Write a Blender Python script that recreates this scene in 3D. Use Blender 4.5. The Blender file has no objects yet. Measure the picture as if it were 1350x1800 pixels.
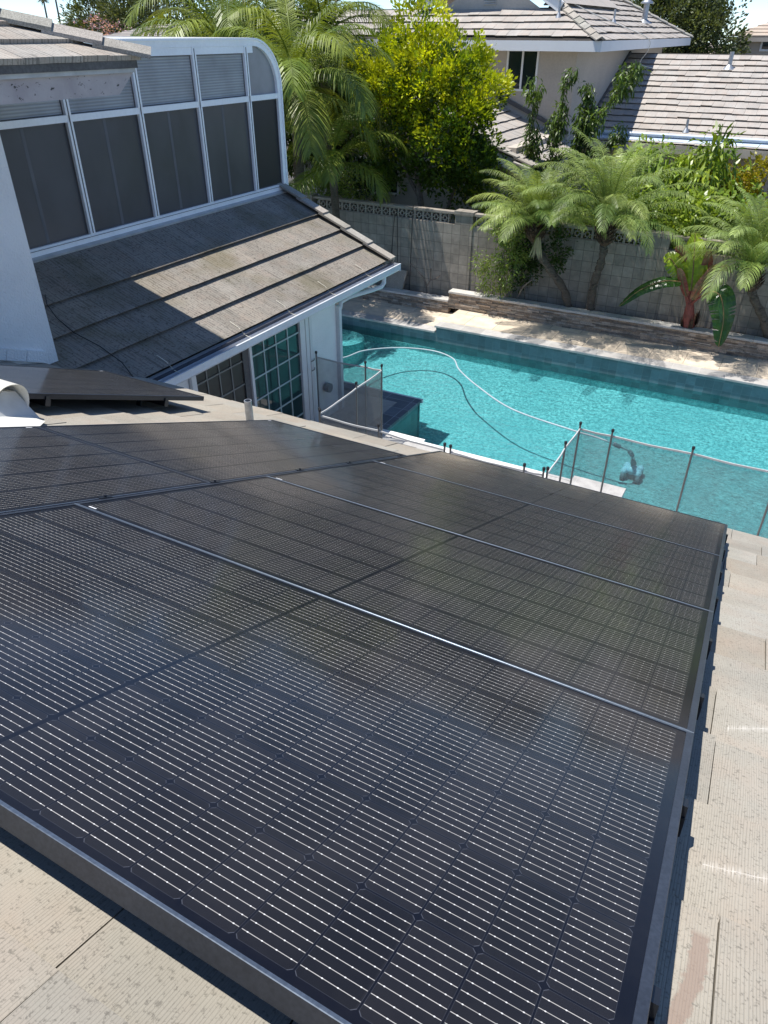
import bpy, bmesh, math, random
from mathutils import Vector, Matrix
R = math.radians
random.seed(7)
sc = bpy.context.scene
col = sc.collection

# ------------------------------------------------------------------ camera
FPX, PITCH, ROLL, YAW = 1277.41, 33.515, 0.168, 28.618
cd = bpy.data.cameras.new('camera'); cam = bpy.data.objects.new('camera', cd); col.objects.link(cam)
cd.sensor_fit = 'VERTICAL'; cd.sensor_height = 36.0; cd.sensor_width = 27.0
cd.lens = FPX / 1800 * 36.0; cd.clip_start = 0.02; cd.clip_end = 2000
y, p = R(YAW), R(PITCH)
fw = Vector((-math.sin(y)*math.cos(p), math.cos(y)*math.cos(p), -math.sin(p)))
r0 = Vector((math.cos(y), math.sin(y), 0)); u0 = r0.cross(fw)
rr = r0*math.cos(R(ROLL)) + u0*math.sin(R(ROLL)); uu = -r0*math.sin(R(ROLL)) + u0*math.cos(R(ROLL))
m3 = Matrix((rr, uu, -fw)).transposed()
cam.matrix_world = Matrix.Translation((0, 0, 5.3)) @ m3.to_4x4()
sc.camera = cam

# ------------------------------------------------------------------ sky, sun, exposure
SUN = Vector((-0.285, -0.13, 1.0)).normalized()
w = bpy.data.worlds.new("World"); sc.world = w; w.use_nodes = True
nt = w.node_tree; bg = nt.nodes['Background']
sky = nt.nodes.new('ShaderNodeTexSky'); sky.sky_type = 'NISHITA'; sky.sun_disc = False
sky.sun_elevation = math.asin(SUN.z); sky.sun_rotation = math.atan2(SUN.x, SUN.y)
sky.air_density = 0.7; sky.dust_density = 0.0; sky.ozone_density = 3.0; sky.altitude = 1200
hz_ = nt.nodes.new('ShaderNodeMix'); hz_.data_type = 'RGBA'; hz_.blend_type = 'MULTIPLY'; hz_.inputs[0].default_value = 1.0; hz_.inputs[7].default_value = (.86, .93, 1.0, 1)
nt.links.new(sky.outputs[0], hz_.inputs[6]); nt.links.new(hz_.outputs[2], bg.inputs[0]); bg.inputs[1].default_value = 0.15
sd = bpy.data.lights.new('sun', 'SUN'); sd.energy = 4.8; sd.angle = R(0.53); sd.color = (1.0, 0.965, 0.915)
so = bpy.data.objects.new('sun', sd); col.objects.link(so)
so.rotation_euler = SUN.to_track_quat('Z', 'Y').to_euler(); so.location = (0, 0, 30)
sc.view_settings.view_transform = 'Standard'; sc.view_settings.look = 'None'
sc.view_settings.exposure = 0.47; sc.view_settings.gamma = 1
sc.cycles.max_bounces = 8; sc.cycles.transparent_max_bounces = 16

# ------------------------------------------------------------------ helpers
def tag(o, label=None, cat=None, group=None, kind=None):
    if label: o['label'] = label
    if cat: o['category'] = cat
    if group: o['group'] = group
    if kind: o['kind'] = kind
    return o
WM = {}
def empty(name, loc, label=None, cat=None, group=None, mat=None):
    o = bpy.data.objects.new(name, None); col.objects.link(o)
    o.empty_display_size = 0.1
    m = mat if mat is not None else Matrix.Translation(loc)
    o.matrix_basis = m; WM[o.name] = m.copy()
    return tag(o, label, cat, group)

class MB:
    def __init__(s): s.v = []; s.f = []; s.t = []; s.sm = []; s.tint = (1, 1, 1)
    def add(s, vs, fs, smooth=False, tint=None):
        b = len(s.v); s.v += [tuple(q) for q in vs]
        t = tint or s.tint
        for f in fs: s.f.append(tuple(b+i for i in f)); s.t.append(t); s.sm.append(smooth)
    def box(s, c, d, rot=None, tint=None, bottom=True):
        hx, hy, hz = d[0]/2, d[1]/2, d[2]/2; c = Vector(c)
        vs = [Vector((x*hx, y_*hy, z*hz)) for z in (-1, 1) for y_ in (-1, 1) for x in (-1, 1)]
        if rot is not None: vs = [rot @ q for q in vs]
        vs = [q + c for q in vs]
        fs = [(4, 5, 7, 6), (0, 1, 5, 4), (1, 3, 7, 5), (3, 2, 6, 7), (2, 0, 4, 6)]
        if bottom: fs.append((0, 2, 3, 1))
        s.add(vs, fs, tint=tint)
    def bb(s, x0, x1, y0, y1, z0, z1, tint=None):
        s.box(((x0+x1)/2, (y0+y1)/2, (z0+z1)/2), (abs(x1-x0), abs(y1-y0), abs(z1-z0)), tint=tint)
    def tube(s, path, r, n=8, caps=True, tint=None, smooth=True):
        P = [Vector(q) for q in path]; N = len(P)
        rs = r if isinstance(r, (list, tuple)) else [r]*N
        vs = []; ref = None
        for i in range(N):
            t = (P[min(i+1, N-1)] - P[max(i-1, 0)]).normalized()
            if ref is None:
                ref = Vector((0, 0, 1)) if abs(t.z) < .9 else Vector((1, 0, 0))
            a = (ref - t*ref.dot(t)).normalized(); b = t.cross(a); ref = a
            for k in range(n):
                an = 2*math.pi*k/n; vs.append(P[i] + (a*math.cos(an) + b*math.sin(an))*rs[i])
        fs = [(i*n+k, i*n+(k+1) % n, (i+1)*n+(k+1) % n, (i+1)*n+k) for i in range(N-1) for k in range(n)]
        s.add(vs, fs, smooth, tint)
        if caps: s.add([vs[k] for k in range(n)] + [vs[(N-1)*n+k] for k in range(n)], [tuple(range(n))[::-1], tuple(range(n, 2*n))], False, tint)
    def prism(s, poly, axis, a, b, tint=None):
        # poly in the other two axes, extruded along axis from a to b
        def mk(q, t):
            l = list(q); l.insert(axis, t); return tuple(l)
        n = len(poly); vs = [mk(q, a) for q in poly] + [mk(q, b) for q in poly]
        fs = [tuple(range(n)), tuple(range(n, 2*n))[::-1]] + [(i, (i+1) % n, n+(i+1) % n, n+i) for i in range(n)]
        s.add(vs, fs, tint=tint)
    def build(s, name, mat, parent=None, frame=None, loc=None, clips=(), bevel=0, normals=False):
        me = bpy.data.meshes.new(name)
        F = frame if frame is not None else (WM[parent.name] if parent is not None else Matrix.Translation(loc or (0, 0, 0)))
        vs = s.v
        if frame is None and (parent is not None or loc is not None):
            inv = F.inverted(); vs = [tuple(inv @ Vector(q)) for q in s.v]
        me.from_pydata(vs, [], s.f)
        a = me.attributes.new('tint', 'FLOAT_COLOR', 'FACE')
        fl = []
        for t in s.t: fl += [t[0], t[1], t[2], 1.0]
        a.data.foreach_set('color', fl)
        me.polygons.foreach_set('use_smooth', s.sm)
        if clips or normals:
            bm = bmesh.new(); bm.from_mesh(me)
            for co, no in clips:
                inv = F.inverted(); c2 = inv @ Vector(co); n2 = (F.to_3x3().transposed() @ Vector(no)).normalized()
                bmesh.ops.bisect_plane(bm, geom=bm.verts[:]+bm.edges[:]+bm.faces[:], dist=1e-5, plane_co=c2, plane_no=n2, clear_outer=True)
            if normals: bmesh.ops.recalc_face_normals(bm, faces=bm.faces[:])
            bm.to_mesh(me); bm.free()
        me.materials.append(mat)
        o = bpy.data.objects.new(name, me); col.objects.link(o)
        if parent is not None:
            o.parent = parent; o.matrix_basis = WM[parent.name].inverted() @ F
        else: o.matrix_basis = F
        WM[o.name] = F.copy()
        if bevel:
            b = o.modifiers.new('bevel', 'BEVEL'); b.width = bevel; b.segments = 2; b.limit_method = 'ANGLE'
        me.update()
        return o
def copy_tree(o, parent=None):
    c = o.copy(); col.objects.link(c)
    if parent is not None: c.parent = parent
    for ch in list(o.children): copy_tree(ch, c)
    return c
def frame(origin, ax, ay):
    ax = Vector(ax).normalized(); ay = Vector(ay).normalized(); az = ax.cross(ay).normalized()
    m = Matrix((ax, ay, az)).transposed().to_4x4(); m.translation = Vector(origin); return m
def U(a, b): return random.uniform(a, b)

# ------------------------------------------------------------------ materials
class NT:
    def __init__(s, name):
        s.m = bpy.data.materials.new(name); s.m.use_nodes = True; s.t = s.m.node_tree
        s.n = s.t.nodes; s.l = s.t.links; s.b = s.n['Principled BSDF']; s.out = s.n['Material Output']
    def new(s, k, **kw):
        q = s.n.new(k)
        for a, b in kw.items(): setattr(q, a, b)
        return q
    def put(s, sock, v):
        if hasattr(v, 'is_output') or isinstance(v, bpy.types.NodeSocket): s.l.new(v, sock)
        else: sock.default_value = v
    def math(s, op, a, b=0.0, c=0.0, clamp=False):
        q = s.new('ShaderNodeMath', operation=op, use_clamp=clamp)
        s.put(q.inputs[0], a); s.put(q.inputs[1], b); s.put(q.inputs[2], c); return q.outputs[0]
    def obj(s): return s.new('ShaderNodeTexCoord').outputs['Object']
    def mapping(s, vec, scale=(1, 1, 1), loc=(0, 0, 0), rot=(0, 0, 0)):
        q = s.new('ShaderNodeMapping'); s.l.new(vec, q.inputs[0]); q.inputs['Scale'].default_value = scale
        q.inputs['Location'].default_value = loc; q.inputs['Rotation'].default_value = rot; return q.outputs[0]
    def noise(s, vec, scale, detail=3, rough=.55, out=0):
        q = s.new('ShaderNodeTexNoise'); s.l.new(vec, q.inputs['Vector']); q.inputs['Scale'].default_value = scale
        q.inputs['Detail'].default_value = detail; q.inputs['Roughness'].default_value = rough; return q.outputs[out]
    def rng(s, v, a, b, c, d):
        q = s.new('ShaderNodeMapRange'); s.put(q.inputs[0], v)
        for i, k in enumerate((a, b, c, d)): q.inputs[i+1].default_value = k
        return q.outputs[0]
    def mix(s, f, a, b, mode='MIX'):
        q = s.new('ShaderNodeMix', data_type='RGBA', blend_type=mode)
        s.put(q.inputs[0], f); s.put(q.inputs[6], a); s.put(q.inputs[7], b); return q.outputs[2]
    def tint(s, c):
        q = s.new('ShaderNodeAttribute', attribute_name='tint'); return s.mix(1.0, c, q.outputs['Color'], 'MULTIPLY')
    def bump(s, h, st, dist=.01, nrm=None):
        q = s.new('ShaderNodeBump'); s.put(q.inputs['Height'], h); q.inputs['Strength'].default_value = st
        q.inputs['Distance'].default_value = dist
        if nrm is not None: s.l.new(nrm, q.inputs['Normal'])
        return q.outputs[0]
    def sep(s, v):
        q = s.new('ShaderNodeSeparateXYZ'); s.l.new(v, q.inputs[0]); return q.outputs
def C4(c, k=1): return (c[0]*k, c[1]*k, c[2]*k, 1)
def mk(name, base, rough=.6, metal=0, var=.15, vs=3.0, fine=.0, fs=60, bump=0, bs=40, bd=.004, stretch=(1, 1, 1), spec=.5, dark=None, ds=1.5, da=.5):
    t = NT(name); o = t.mapping(t.obj(), stretch)
    c = t.mix(t.rng(t.noise(o, vs, 4), .3, .7, 0, 1), C4(base, 1-var), C4(base, 1+var))
    if fine: c = t.mix(t.rng(t.noise(o, fs, 3), .35, .65, 0, 1), c, t.mix(1.0, c, C4((1-fine,)*3), 'MULTIPLY'))
    if dark is not None: c = t.mix(t.math('MULTIPLY', t.rng(t.noise(o, ds, 5, .65), .5, .68, 0, 1), da), c, C4(dark))
    t.l.new(t.tint(c), t.b.inputs['Base Color'])
    t.b.inputs['Roughness'].default_value = rough; t.b.inputs['Metallic'].default_value = metal
    t.b.inputs['Specular IOR Level'].default_value = spec
    if bump: t.l.new(t.bump(t.noise(o, bs, 4), bump, bd), t.b.inputs['Normal'])
    return t.m
def leafmat(name, base, rough=.42, trans=.35, var=.35, vs=1.2, alt=None):
    t = NT(name); o = t.obj()
    b2 = alt or tuple(k*(1+var) for k in base)
    c = t.mix(t.rng(t.noise(o, vs, 3), .35, .65, 0, 1), C4(base, 1-var*.6), C4(b2))
    c = t.tint(c); t.l.new(c, t.b.inputs['Base Color']); t.b.inputs['Roughness'].default_value = rough
    t.b.inputs['Specular IOR Level'].default_value = .45
    tr = t.new('ShaderNodeBsdfTranslucent')
    c2 = t.mix(1.0, c, (1.3, 1.25, .5, 1), 'MULTIPLY'); t.l.new(c2, tr.inputs[0])
    ms = t.new('ShaderNodeMixShader'); ms.inputs[0].default_value = trans
    t.l.new(t.b.outputs[0], ms.inputs[1]); t.l.new(tr.outputs[0], ms.inputs[2]); t.l.new(ms.outputs[0], t.out.inputs[0])
    return t.m
def tilemat(name, base, lines=1.0, speck=.35, moss=0.0, sx=150, per=9.5, wob_=26.0, sps=120, stains=False):
    # x along the eave, y down the slope: broomed grooves run down the slope
    t = NT(name); o = t.obj()
    xx = t.sep(o)[0]; wob = t.noise(t.mapping(o, (18, 1.2, 1)), 1.0, 2, .5); wob2 = t.noise(t.mapping(o, (7, 9, 1)), 1.0, 3, .6)
    wv = t.math('SINE', t.math('ADD', t.math('MULTIPLY', xx, sx*per), t.math('MULTIPLY', wob, wob_)))
    g = t.math('ADD', t.rng(wv, -1.0, -.35, .30, .62), t.math('MULTIPLY', t.math('SUBTRACT', wob2, .5), .9))
    g2 = t.noise(t.mapping(o, (sx*.35, 2.5, 2.5)), 1.0, 2, .6)
    sp = t.noise(o, sps, 3, .7); big = t.noise(o, 2.3, 5, .6)
    c = t.mix(t.rng(big, .3, .7, 0, 1), C4(base, .86), C4(base, 1.1))
    c = t.mix(t.rng(t.noise(t.mapping(o, (1, 1, 1), (9, 3, 1)), 5, 4), .45, .7, 0, .5), c, C4((base[0]*1.06, base[1]*.93, base[2]*.88)))
    c = t.mix(t.math('MULTIPLY', t.rng(sp, .55, .66, 0, 1), speck), c, C4(base, .33))
    c = t.mix(t.math('MULTIPLY', t.rng(g, .47, .36, 0, 1), .6*lines), c, C4(base, .45))
    if moss: c = t.mix(t.math('MULTIPLY', t.rng(t.noise(o, .8, 4), .5, .66, 0, 1), moss), c, (.10, .085, .03, 1))
    if stains:                                          # a curved patch of pink mortar and two smears of lime along repaired joints
        q_ = t.sep(o); X, V = q_[0], q_[1]; nn = t.noise(o, 60, 4, .7)
        bend = t.math('MULTIPLY', t.math('POWER', t.math('MAXIMUM', t.math('DIVIDE', t.math('SUBTRACT', 1.20, V), .2), 0.0), 1.3), .040)
        dx = t.math('ABSOLUTE', t.math('SUBTRACT', X, t.math('SUBTRACT', .175, bend)))
        dd = t.math('ADD', dx, t.math('MULTIPLY', t.math('SUBTRACT', nn, .5), .03))
        mk_ = t.math('MULTIPLY', t.rng(dd, .012, .0165, 1, 0), t.rng(V, 1.27, 1.285, 1, 0))
        mk_ = t.math('MULTIPLY', mk_, t.rng(V, .85, .88, 0, 1))
        c = t.mix(t.math('MULTIPLY', mk_, .8), c, (.27, .205, .165, 1))
        for x0_, v0_, sl_ in ((.168, 1.497, .32), (.20, 2.234, .8)):
            dv = t.math('ABSOLUTE', t.math('SUBTRACT', t.math('ADD', V, t.math('MULTIPLY', t.math('SUBTRACT', t.noise(o, 22, 4, .7), .5), .022)), t.math('ADD', v0_, t.math('MULTIPLY', t.math('SUBTRACT', X, x0_), sl_))))
            st_ = t.noise(t.mapping(o, (sx*2.2, 6, 5)), 1.0, 2, .6)
            core = t.math('MULTIPLY', t.rng(dv, .0006, .0025, 1, 0), t.rng(nn, .4, .55, .2, .85)); halo = t.math('MULTIPLY', t.rng(dv, .0, .022, 1, 0), t.rng(st_, .45, .65, 0, .8))
            m_ = t.math('MULTIPLY', t.math('MAXIMUM', core, halo), t.math('GREATER_THAN', X, x0_))
            c = t.mix(t.math('MULTIPLY', m_, .75), c, (.66, .62, .55, 1))
    t.l.new(t.tint(c), t.b.inputs['Base Color']); t.b.inputs['Roughness'].default_value = .9
    t.b.inputs['Specular IOR Level'].default_value = .2
    h = t.math('ADD', t.math('MULTIPLY', g, .7), t.math('ADD', t.math('MULTIPLY', g2, .6), t.math('MULTIPLY', sp, .35)))
    t.l.new(t.bump(h, .55*lines, .006), t.b.inputs['Normal'])
    return t.m
def gridmat(name, base, gx, gy, gw, groutc, rough=.7, axes=(0, 1), off=(0, 0), var=.15, stag=0.0, bump=.3, spec=.3, cellvar=.12):
    t = NT(name); o = t.obj(); s_ = t.sep(o)
    a = t.math('DIVIDE', t.math('ADD', s_[axes[0]], off[0]), gx); b = t.math('DIVIDE', t.math('ADD', s_[axes[1]], off[1]), gy)
    if stag: a = t.math('ADD', a, t.math('MULTIPLY', t.math('MODULO', t.math('ABSOLUTE', t.math('FLOOR', b)), 2.0), stag))
    def edge(v, g):
        fr = t.math('FRACT', t.math('ADD', v, 1000.0)); e = t.math('MINIMUM', fr, t.math('SUBTRACT', 1.0, fr)); return t.math('MULTIPLY', e, g)
    e = t.math('MINIMUM', edge(a, gx), edge(b, gy)); gm = t.rng(e, gw*.35, gw*.65, 1, 0)
    cb = t.new('ShaderNodeCombineXYZ'); t.l.new(t.math('FLOOR', a), cb.inputs[0]); t.l.new(t.math('FLOOR', b), cb.inputs[1])
    wn = t.new('ShaderNodeTexWhiteNoise'); t.l.new(cb.outputs[0], wn.inputs[0])
    c = t.mix(t.rng(t.noise(o, 6, 5, .65), .3, .7, 0, 1), C4(base, 1-var), C4(base, 1+var))
    c = t.mix(wn.outputs[0], t.mix(1.0, c, C4((1-cellvar,)*3), 'MULTIPLY'), t.mix(1.0, c, C4((1+cellvar,)*3), 'MULTIPLY'))
    c = t.mix(gm, c, C4(groutc)); t.l.new(t.tint(c), t.b.inputs['Base Color'])
    t.b.inputs['Roughness'].default_value = rough; t.b.inputs['Specular IOR Level'].default_value = spec
    h = t.math('SUBTRACT', t.math('MULTIPLY', t.noise(o, 45, 3), .3), gm)
    t.l.new(t.bump(h, bump, .005), t.b.inputs['Normal'])
    return t.m

M = {}
M['tile_near'] = tilemat('concrete_shake_tile', (.36, .33, .272), .6, .6, sx=120, stains=True)
M['tile_lower'] = tilemat('weathered_shake_tile', (.265, .240, .202), 1.1, .95, moss=.45, sx=20, per=7, wob_=14, sps=34)
M['tile_upper'] = tilemat('pinkish_shake_tile', (.38, .345, .295), 1.3, .6, sx=22, per=7, wob_=14, sps=50)
M['cap'] = mk('ridge_cap_concrete', (.42, .39, .335), .9, 0, .12, 4, .45, 90, .5, 80, .006)
M['butt'] = mk('tile_underlay', (.05, .045, .04), .95)
M['stucco'] = mk('white_stucco', (.80, .80, .78), .9, 0, .06, 2, .0, 60, .9, 55, .012, spec=.2)
M['band'] = NT('peeling_fascia_stucco').m
def band():
    t = NT('peeling_fascia'); o = t.obj()
    c = t.mix(t.rng(t.noise(o, 4, 4), .35, .65, 0, 1), (.40, .355, .35, 1), (.50, .455, .44, 1))
    n = t.noise(t.mapping(o, (1, 1.3, 2.2)), 9, 6, .75)
    c = t.mix(t.rng(n, .60, .62, 0, 1), c, (.06, .055, .05, 1))
    t.l.new(c, t.b.inputs['Base Color']); t.b.inputs['Roughness'].default_value = .9
    t.l.new(t.bump(t.noise(o, 60, 3), .5, .006), t.b.inputs['Normal']); return t.m
M['band'] = band()
M['white'] = mk('white_aluminium', (.92, .93, .93), .38, 0, .04, 3, .05, 30)
M['whitewood'] = mk('white_painted_wood', (.72, .72, .70), .55, 0, .05, 3)
M['fascia'] = mk('white_fascia_paint', (.80, .80, .78), .6, 0, .04, 1.5)
M['gutter'] = mk('white_gutter_paint', (.66, .68, .70), .4, 0, .08, 3, .08, 40)
M['gutter_in'] = mk('shaded_gutter_inside', (.055, .06, .075), .6, 0, .4, 5)  # shade inside the gutter, put into a near-black colour
M['cream'] = mk('cream_strap', (.72, .68, .55), .6)
M['darkwood'] = mk('grey_weathered_board', (.13, .125, .12), .8, 0, .2, 3, .3, 40)
M['screen'] = None
def screen(name, base, k):
    t = NT(name); o = t.obj(); s_ = t.sep(o)
    n2 = t.noise(t.mapping(o, (1, .8, .5)), 2.2, 3)
    c = t.mix(t.rng(n2, .35, .7, 0, 1), C4(base, .8), C4(base, 1.3))
    sm = t.noise(t.mapping(o, (1, 3, 14)), 1.6, 4, .6); c = t.mix(t.rng(sm, .68, .8, 0, .3), c, C4(base, 2.6))
    w_ = t.math('SINE', t.math('MULTIPLY', s_[1], 260)); w2 = t.math('SINE', t.math('MULTIPLY', s_[2], 260))
    c = t.mix(t.rng(t.math('MULTIPLY', w_, w2), -1, 1, 0, .3), c, C4(base, .6))
    t.l.new(c, t.b.inputs['Base Color']); t.b.inputs['Roughness'].default_value = .5; t.b.inputs['Coat Weight'].default_value = k
    t.b.inputs['Coat Roughness'].default_value = .18; return t.m
M['screen'] = screen('insect_screen', (.060, .061, .070), .5)
M['screen_dark'] = screen('black_insect_screen', (.012, .013, .016), .1)
def poly():
    t = NT('ribbed_polycarbonate'); o = t.obj(); s_ = t.sep(o)
    wv = t.math('SINE', t.math('MULTIPLY', s_[2], 190))
    c = t.mix(t.rng(wv, -1, 1, 0, 1), (.27, .275, .28, 1), (.40, .405, .41, 1))
    c = t.mix(t.rng(t.noise(o, 2.2, 4), .4, .7, 0, .5), c, (.16, .16, .16, 1))
    t.l.new(c, t.b.inputs['Base Color']); t.b.inputs['Roughness'].default_value = .35
    t.l.new(t.bump(wv, .3, .004), t.b.inputs['Normal']); return t.m
M['poly'] = poly()
M['plainglass'] = mk('milky_glazing', (.24, .25, .265), .25, 0, .2, 2)
def glassdark(name, c, r=.04):
    t = NT(name); t.b.inputs['Base Color'].default_value = C4(c); t.b.inputs['Roughness'].default_value = r
    t.b.inputs['Specular IOR Level'].default_value = .5; t.b.inputs['Coat Weight'].default_value = .15; t.b.inputs['Coat Roughness'].default_value = .02
    return t.m
M['glass'] = glassdark('window_glass', (.012, .022, .024))
M['glass_teal'] = glassdark('door_glass', (.015, .045, .045))  # the pool's teal reflection is put into the glass colour
M['glass_screen'] = mk('screened_glass', (.045, .042, .035), .5, 0, .3, 3)
M['galv'] = mk('galvanised_steel', (.42, .44, .46), .45, .7, .2, 20, .2, 80)
M['flash'] = mk('cream_sheet_metal', (.72, .70, .62), .5, .0, .08, 6, .1, 60)
M['flash_grey'] = mk('grey_sheet_metal', (.48, .48, .46), .6, .0, .15, 6)
M['alu'] = mk('black_anodised_frame', (.040, .046, .058), .32, .45, .15, 8, .25, 150)
M['rail'] = mk('black_rail', (.018, .018, .02), .45, .5)
M['clampm'] = mk('dark_clamp', (.05, .055, .065), .35, .8)
M['sticker'] = mk('white_sticker', (.75, .75, .75), .5)
def pv():
    t = NT('solar_cells_under_glass'); o = t.obj(); s_ = t.sep(o); X, Y = s_[0], s_[1]
    PX, PY = .0916, .1850
    xa = t.math('SUBTRACT', t.math('ABSOLUTE', X), .0045); fx = t.math('FRACT', t.math('DIVIDE', xa, PX)); ex = t.math('MULTIPLY', t.math('MINIMUM', fx, t.math('SUBTRACT', 1.0, fx)), PX)
    ya = t.math('ADD', Y, PY*3); fy = t.math('FRACT', t.math('DIVIDE', ya, PY)); ey = t.math('MULTIPLY', t.math('MINIMUM', fy, t.math('SUBTRACT', 1.0, fy)), PY)
    inx = t.math('MULTIPLY', t.math('GREATER_THAN', xa, 0.0), t.math('LESS_THAN', xa, PX*11)); iny = t.math('LESS_THAN', t.math('ABSOLUTE', Y), PY*3)
    ins = t.math('MULTIPLY', inx, iny)
    de = ex
    ch = t.math('GREATER_THAN', t.math('ADD', de, ey), .0085)
    cell = t.math('MULTIPLY', t.math('MULTIPLY', t.rng(ex, .0012, .0018, 0, 1), t.rng(ey, .0014, .0020, 0, 1)), t.math('MULTIPLY', ch, ins))
    # outline of the cell: thin paler rim
    rim = t.math('MAXIMUM', t.math('MULTIPLY', t.rng(ex, .0022, .0016, 0, 1), .6), t.rng(t.math('ADD', de, ey), .0108, .0092, 0, 1))
    rim = t.math('MAXIMUM', rim, t.math('MULTIPLY', t.rng(ey, .0026, .0018, 0, 1), .55))
    rim = t.math('MULTIPLY', rim, cell)
    # ten wires per cell row, with solder beads
    BY = PY/10
    fb = t.math('FRACT', t.math('DIVIDE', ya, BY)); db = t.math('MULTIPLY', t.math('ABSOLUTE', t.math('SUBTRACT', fb, .5)), BY)
    ya2 = t.math('ADD', ya, BY*.5); fb2 = t.math('FRACT', t.math('DIVIDE', ya2, BY)); db = t.math('MULTIPLY', t.math('ABSOLUTE', t.math('SUBTRACT', fb2, .5)), BY)
    inner = t.math('GREATER_THAN', ey, BY*.7)
    line = t.math('MULTIPLY', t.math('MULTIPLY', t.rng(db, .00036, .00074, 1, 0), inner), t.math('MULTIPLY', ins, t.math('GREATER_THAN', ex, .0022)))
    fbx = t.math('FRACT', t.math('DIVIDE', xa, PX/4.0)); dx = t.math('MULTIPLY', t.math('ABSOLUTE', t.math('SUBTRACT', fbx, .5)), PX/4.0)
    bead = t.math('MULTIPLY', t.math('LESS_THAN', t.math('POWER', t.math('ADD', t.math('POWER', db, 2.0), t.math('POWER', t.math('MULTIPLY', dx, .7), 2.0)), .5), .00105), t.math('MULTIPLY', ins, inner))
    wn = t.new('ShaderNodeTexWhiteNoise'); cb = t.new('ShaderNodeCombineXYZ')
    t.l.new(t.math('FLOOR', t.math('DIVIDE', X, PX)), cb.inputs[0]); t.l.new(t.math('FLOOR', t.math('DIVIDE', ya, PY)), cb.inputs[1]); t.l.new(cb.outputs[0], wn.inputs[0])
    cc = t.mix(wn.outputs[0], (.006, .0055, .0065, 1), (.012, .011, .0125, 1))
    # fine print fingers at right angles to the wires
    fg = t.math('FRACT', t.math('DIVIDE', xa, .0013)); cc = t.mix(t.math('MULTIPLY', t.math('LESS_THAN', fg, .25), .22), cc, (.05, .05, .055, 1))
    c = t.mix(cell, (.004, .004, .007, 1), cc)
    c = t.mix(t.math('MULTIPLY', rim, .35), c, (.16, .17, .2, 1))
    wear = t.rng(t.noise(t.mapping(o, (3, 60, 1)), 1.0, 2), .3, .7, .55, 1.0)
    c = t.mix(t.math('MULTIPLY', line, wear), c, (.52, .49, .445, 1)); c = t.mix(t.math('MULTIPLY', bead, .7), c, (.80, .78, .74, 1))
    dust_refl = t.rng(t.noise(o, 2.0, 6, .7), .42, .75, .0, .022)  # thin dust film; its broad patches also paint in cloudy reflections
    c = t.mix(dust_refl, c, (.5, .46, .4, 1))
    t.l.new(c, t.b.inputs['Base Color']); t.b.inputs['Roughness'].default_value = .42
    t.b.inputs['Specular IOR Level'].default_value = .12
    t.b.inputs['Coat Weight'].default_value = .85; t.b.inputs['Coat IOR'].default_value = 1.27
    t.l.new(t.rng(t.noise(o, 3, 4), .3, .7, .07, .13), t.b.inputs['Coat Roughness'])
    return t.m
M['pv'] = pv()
M['grass'] = mk('dry_ground', (.12, .11, .07), .95, 0, .3, .6, .4, 12)
M['deck'] = gridmat('travertine_deck', (.62, .52, .40), .62, .62, .014, (.36, .30, .23), .75, stag=.37, cellvar=.10)
M['decknear'] = gridmat('travertine_deck_near', (.36, .33, .31), .62, .62, .008, (.45, .42, .38), .75, stag=.37, cellvar=.10)
M['coping'] = gridmat('grey_stone_coping', (.42, .40, .375), .46, 30, .007, (.52, .50, .46), .7, cellvar=.10)
M['coping_w'] = gridmat('pale_stone_slab', (.74, .71, .67), .46, 30, .008, (.80, .78, .74), .7, cellvar=.04)
M['slate'] = gridmat('blue_slate_coping', (.14, .15, .175), .46, .31, .009, (.36, .36, .38), .55, cellvar=.25)
M['bulln'] = mk('pale_coping_edge', (.74, .72, .69), .6, 0, .06, 3)
M['blue_tile'] = gridmat('blue_grey_waterline_tile', (.10, .165, .185), .155, .155, .004, (.16, .22, .23), .35, axes=(0, 2), cellvar=.22, spec=.5)
M['blue_tile_y'] = gridmat('blue_grey_tile_side', (.10, .165, .185), .155, .155, .004, (.16, .22, .23), .35, axes=(1, 2), cellvar=.22, spec=.5)
def plaster():
    t = NT('aqua_pebble_ripple_plaster'); o = t.obj()
    c = t.mix(t.rng(t.noise(o, 20, 5, .8), .38, .62, 0, 1), (.10, .27, .28, 1), (.42, .71, .70, 1))  # pebble mottling that also paints fine ripple light into the plaster
    c = t.mix(t.rng(t.noise(o, 1.0, 4), .35, .7, 0, .5), c, (.17, .40, .42, 1))
    t.l.new(c, t.b.inputs['Base Color']); t.b.inputs['Roughness'].default_value = .8; return t.m
M['plaster'] = plaster()
def water():
    t = NT('pool_water'); o = t.obj()
    tr = t.new('ShaderNodeBsdfTransparent'); tr.inputs[0].default_value = (.51, .775, .805, 1)
    gl = t.new('ShaderNodeBsdfGlossy'); gl.inputs['Roughness'].default_value = .06
    fr = t.new('ShaderNodeFresnel'); fr.inputs[0].default_value = 1.33
    h = t.math('ADD', t.noise(t.mapping(o, (1, 1.3, 1)), 7, 4, .6), t.math('MULTIPLY', t.noise(o, 24, 3, .6), .4))
    bn = t.bump(h, .75, .05); t.l.new(bn, gl.inputs['Normal']); t.l.new(bn, fr.inputs['Normal'])
    ms = t.new('ShaderNodeMixShader'); t.l.new(fr.outputs[0], ms.inputs[0]); t.l.new(tr.outputs[0], ms.inputs[1]); t.l.new(gl.outputs[0], ms.inputs[2])
    t.l.new(ms.outputs[0], t.out.inputs[0]); return t.m
M['water'] = water()
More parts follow.
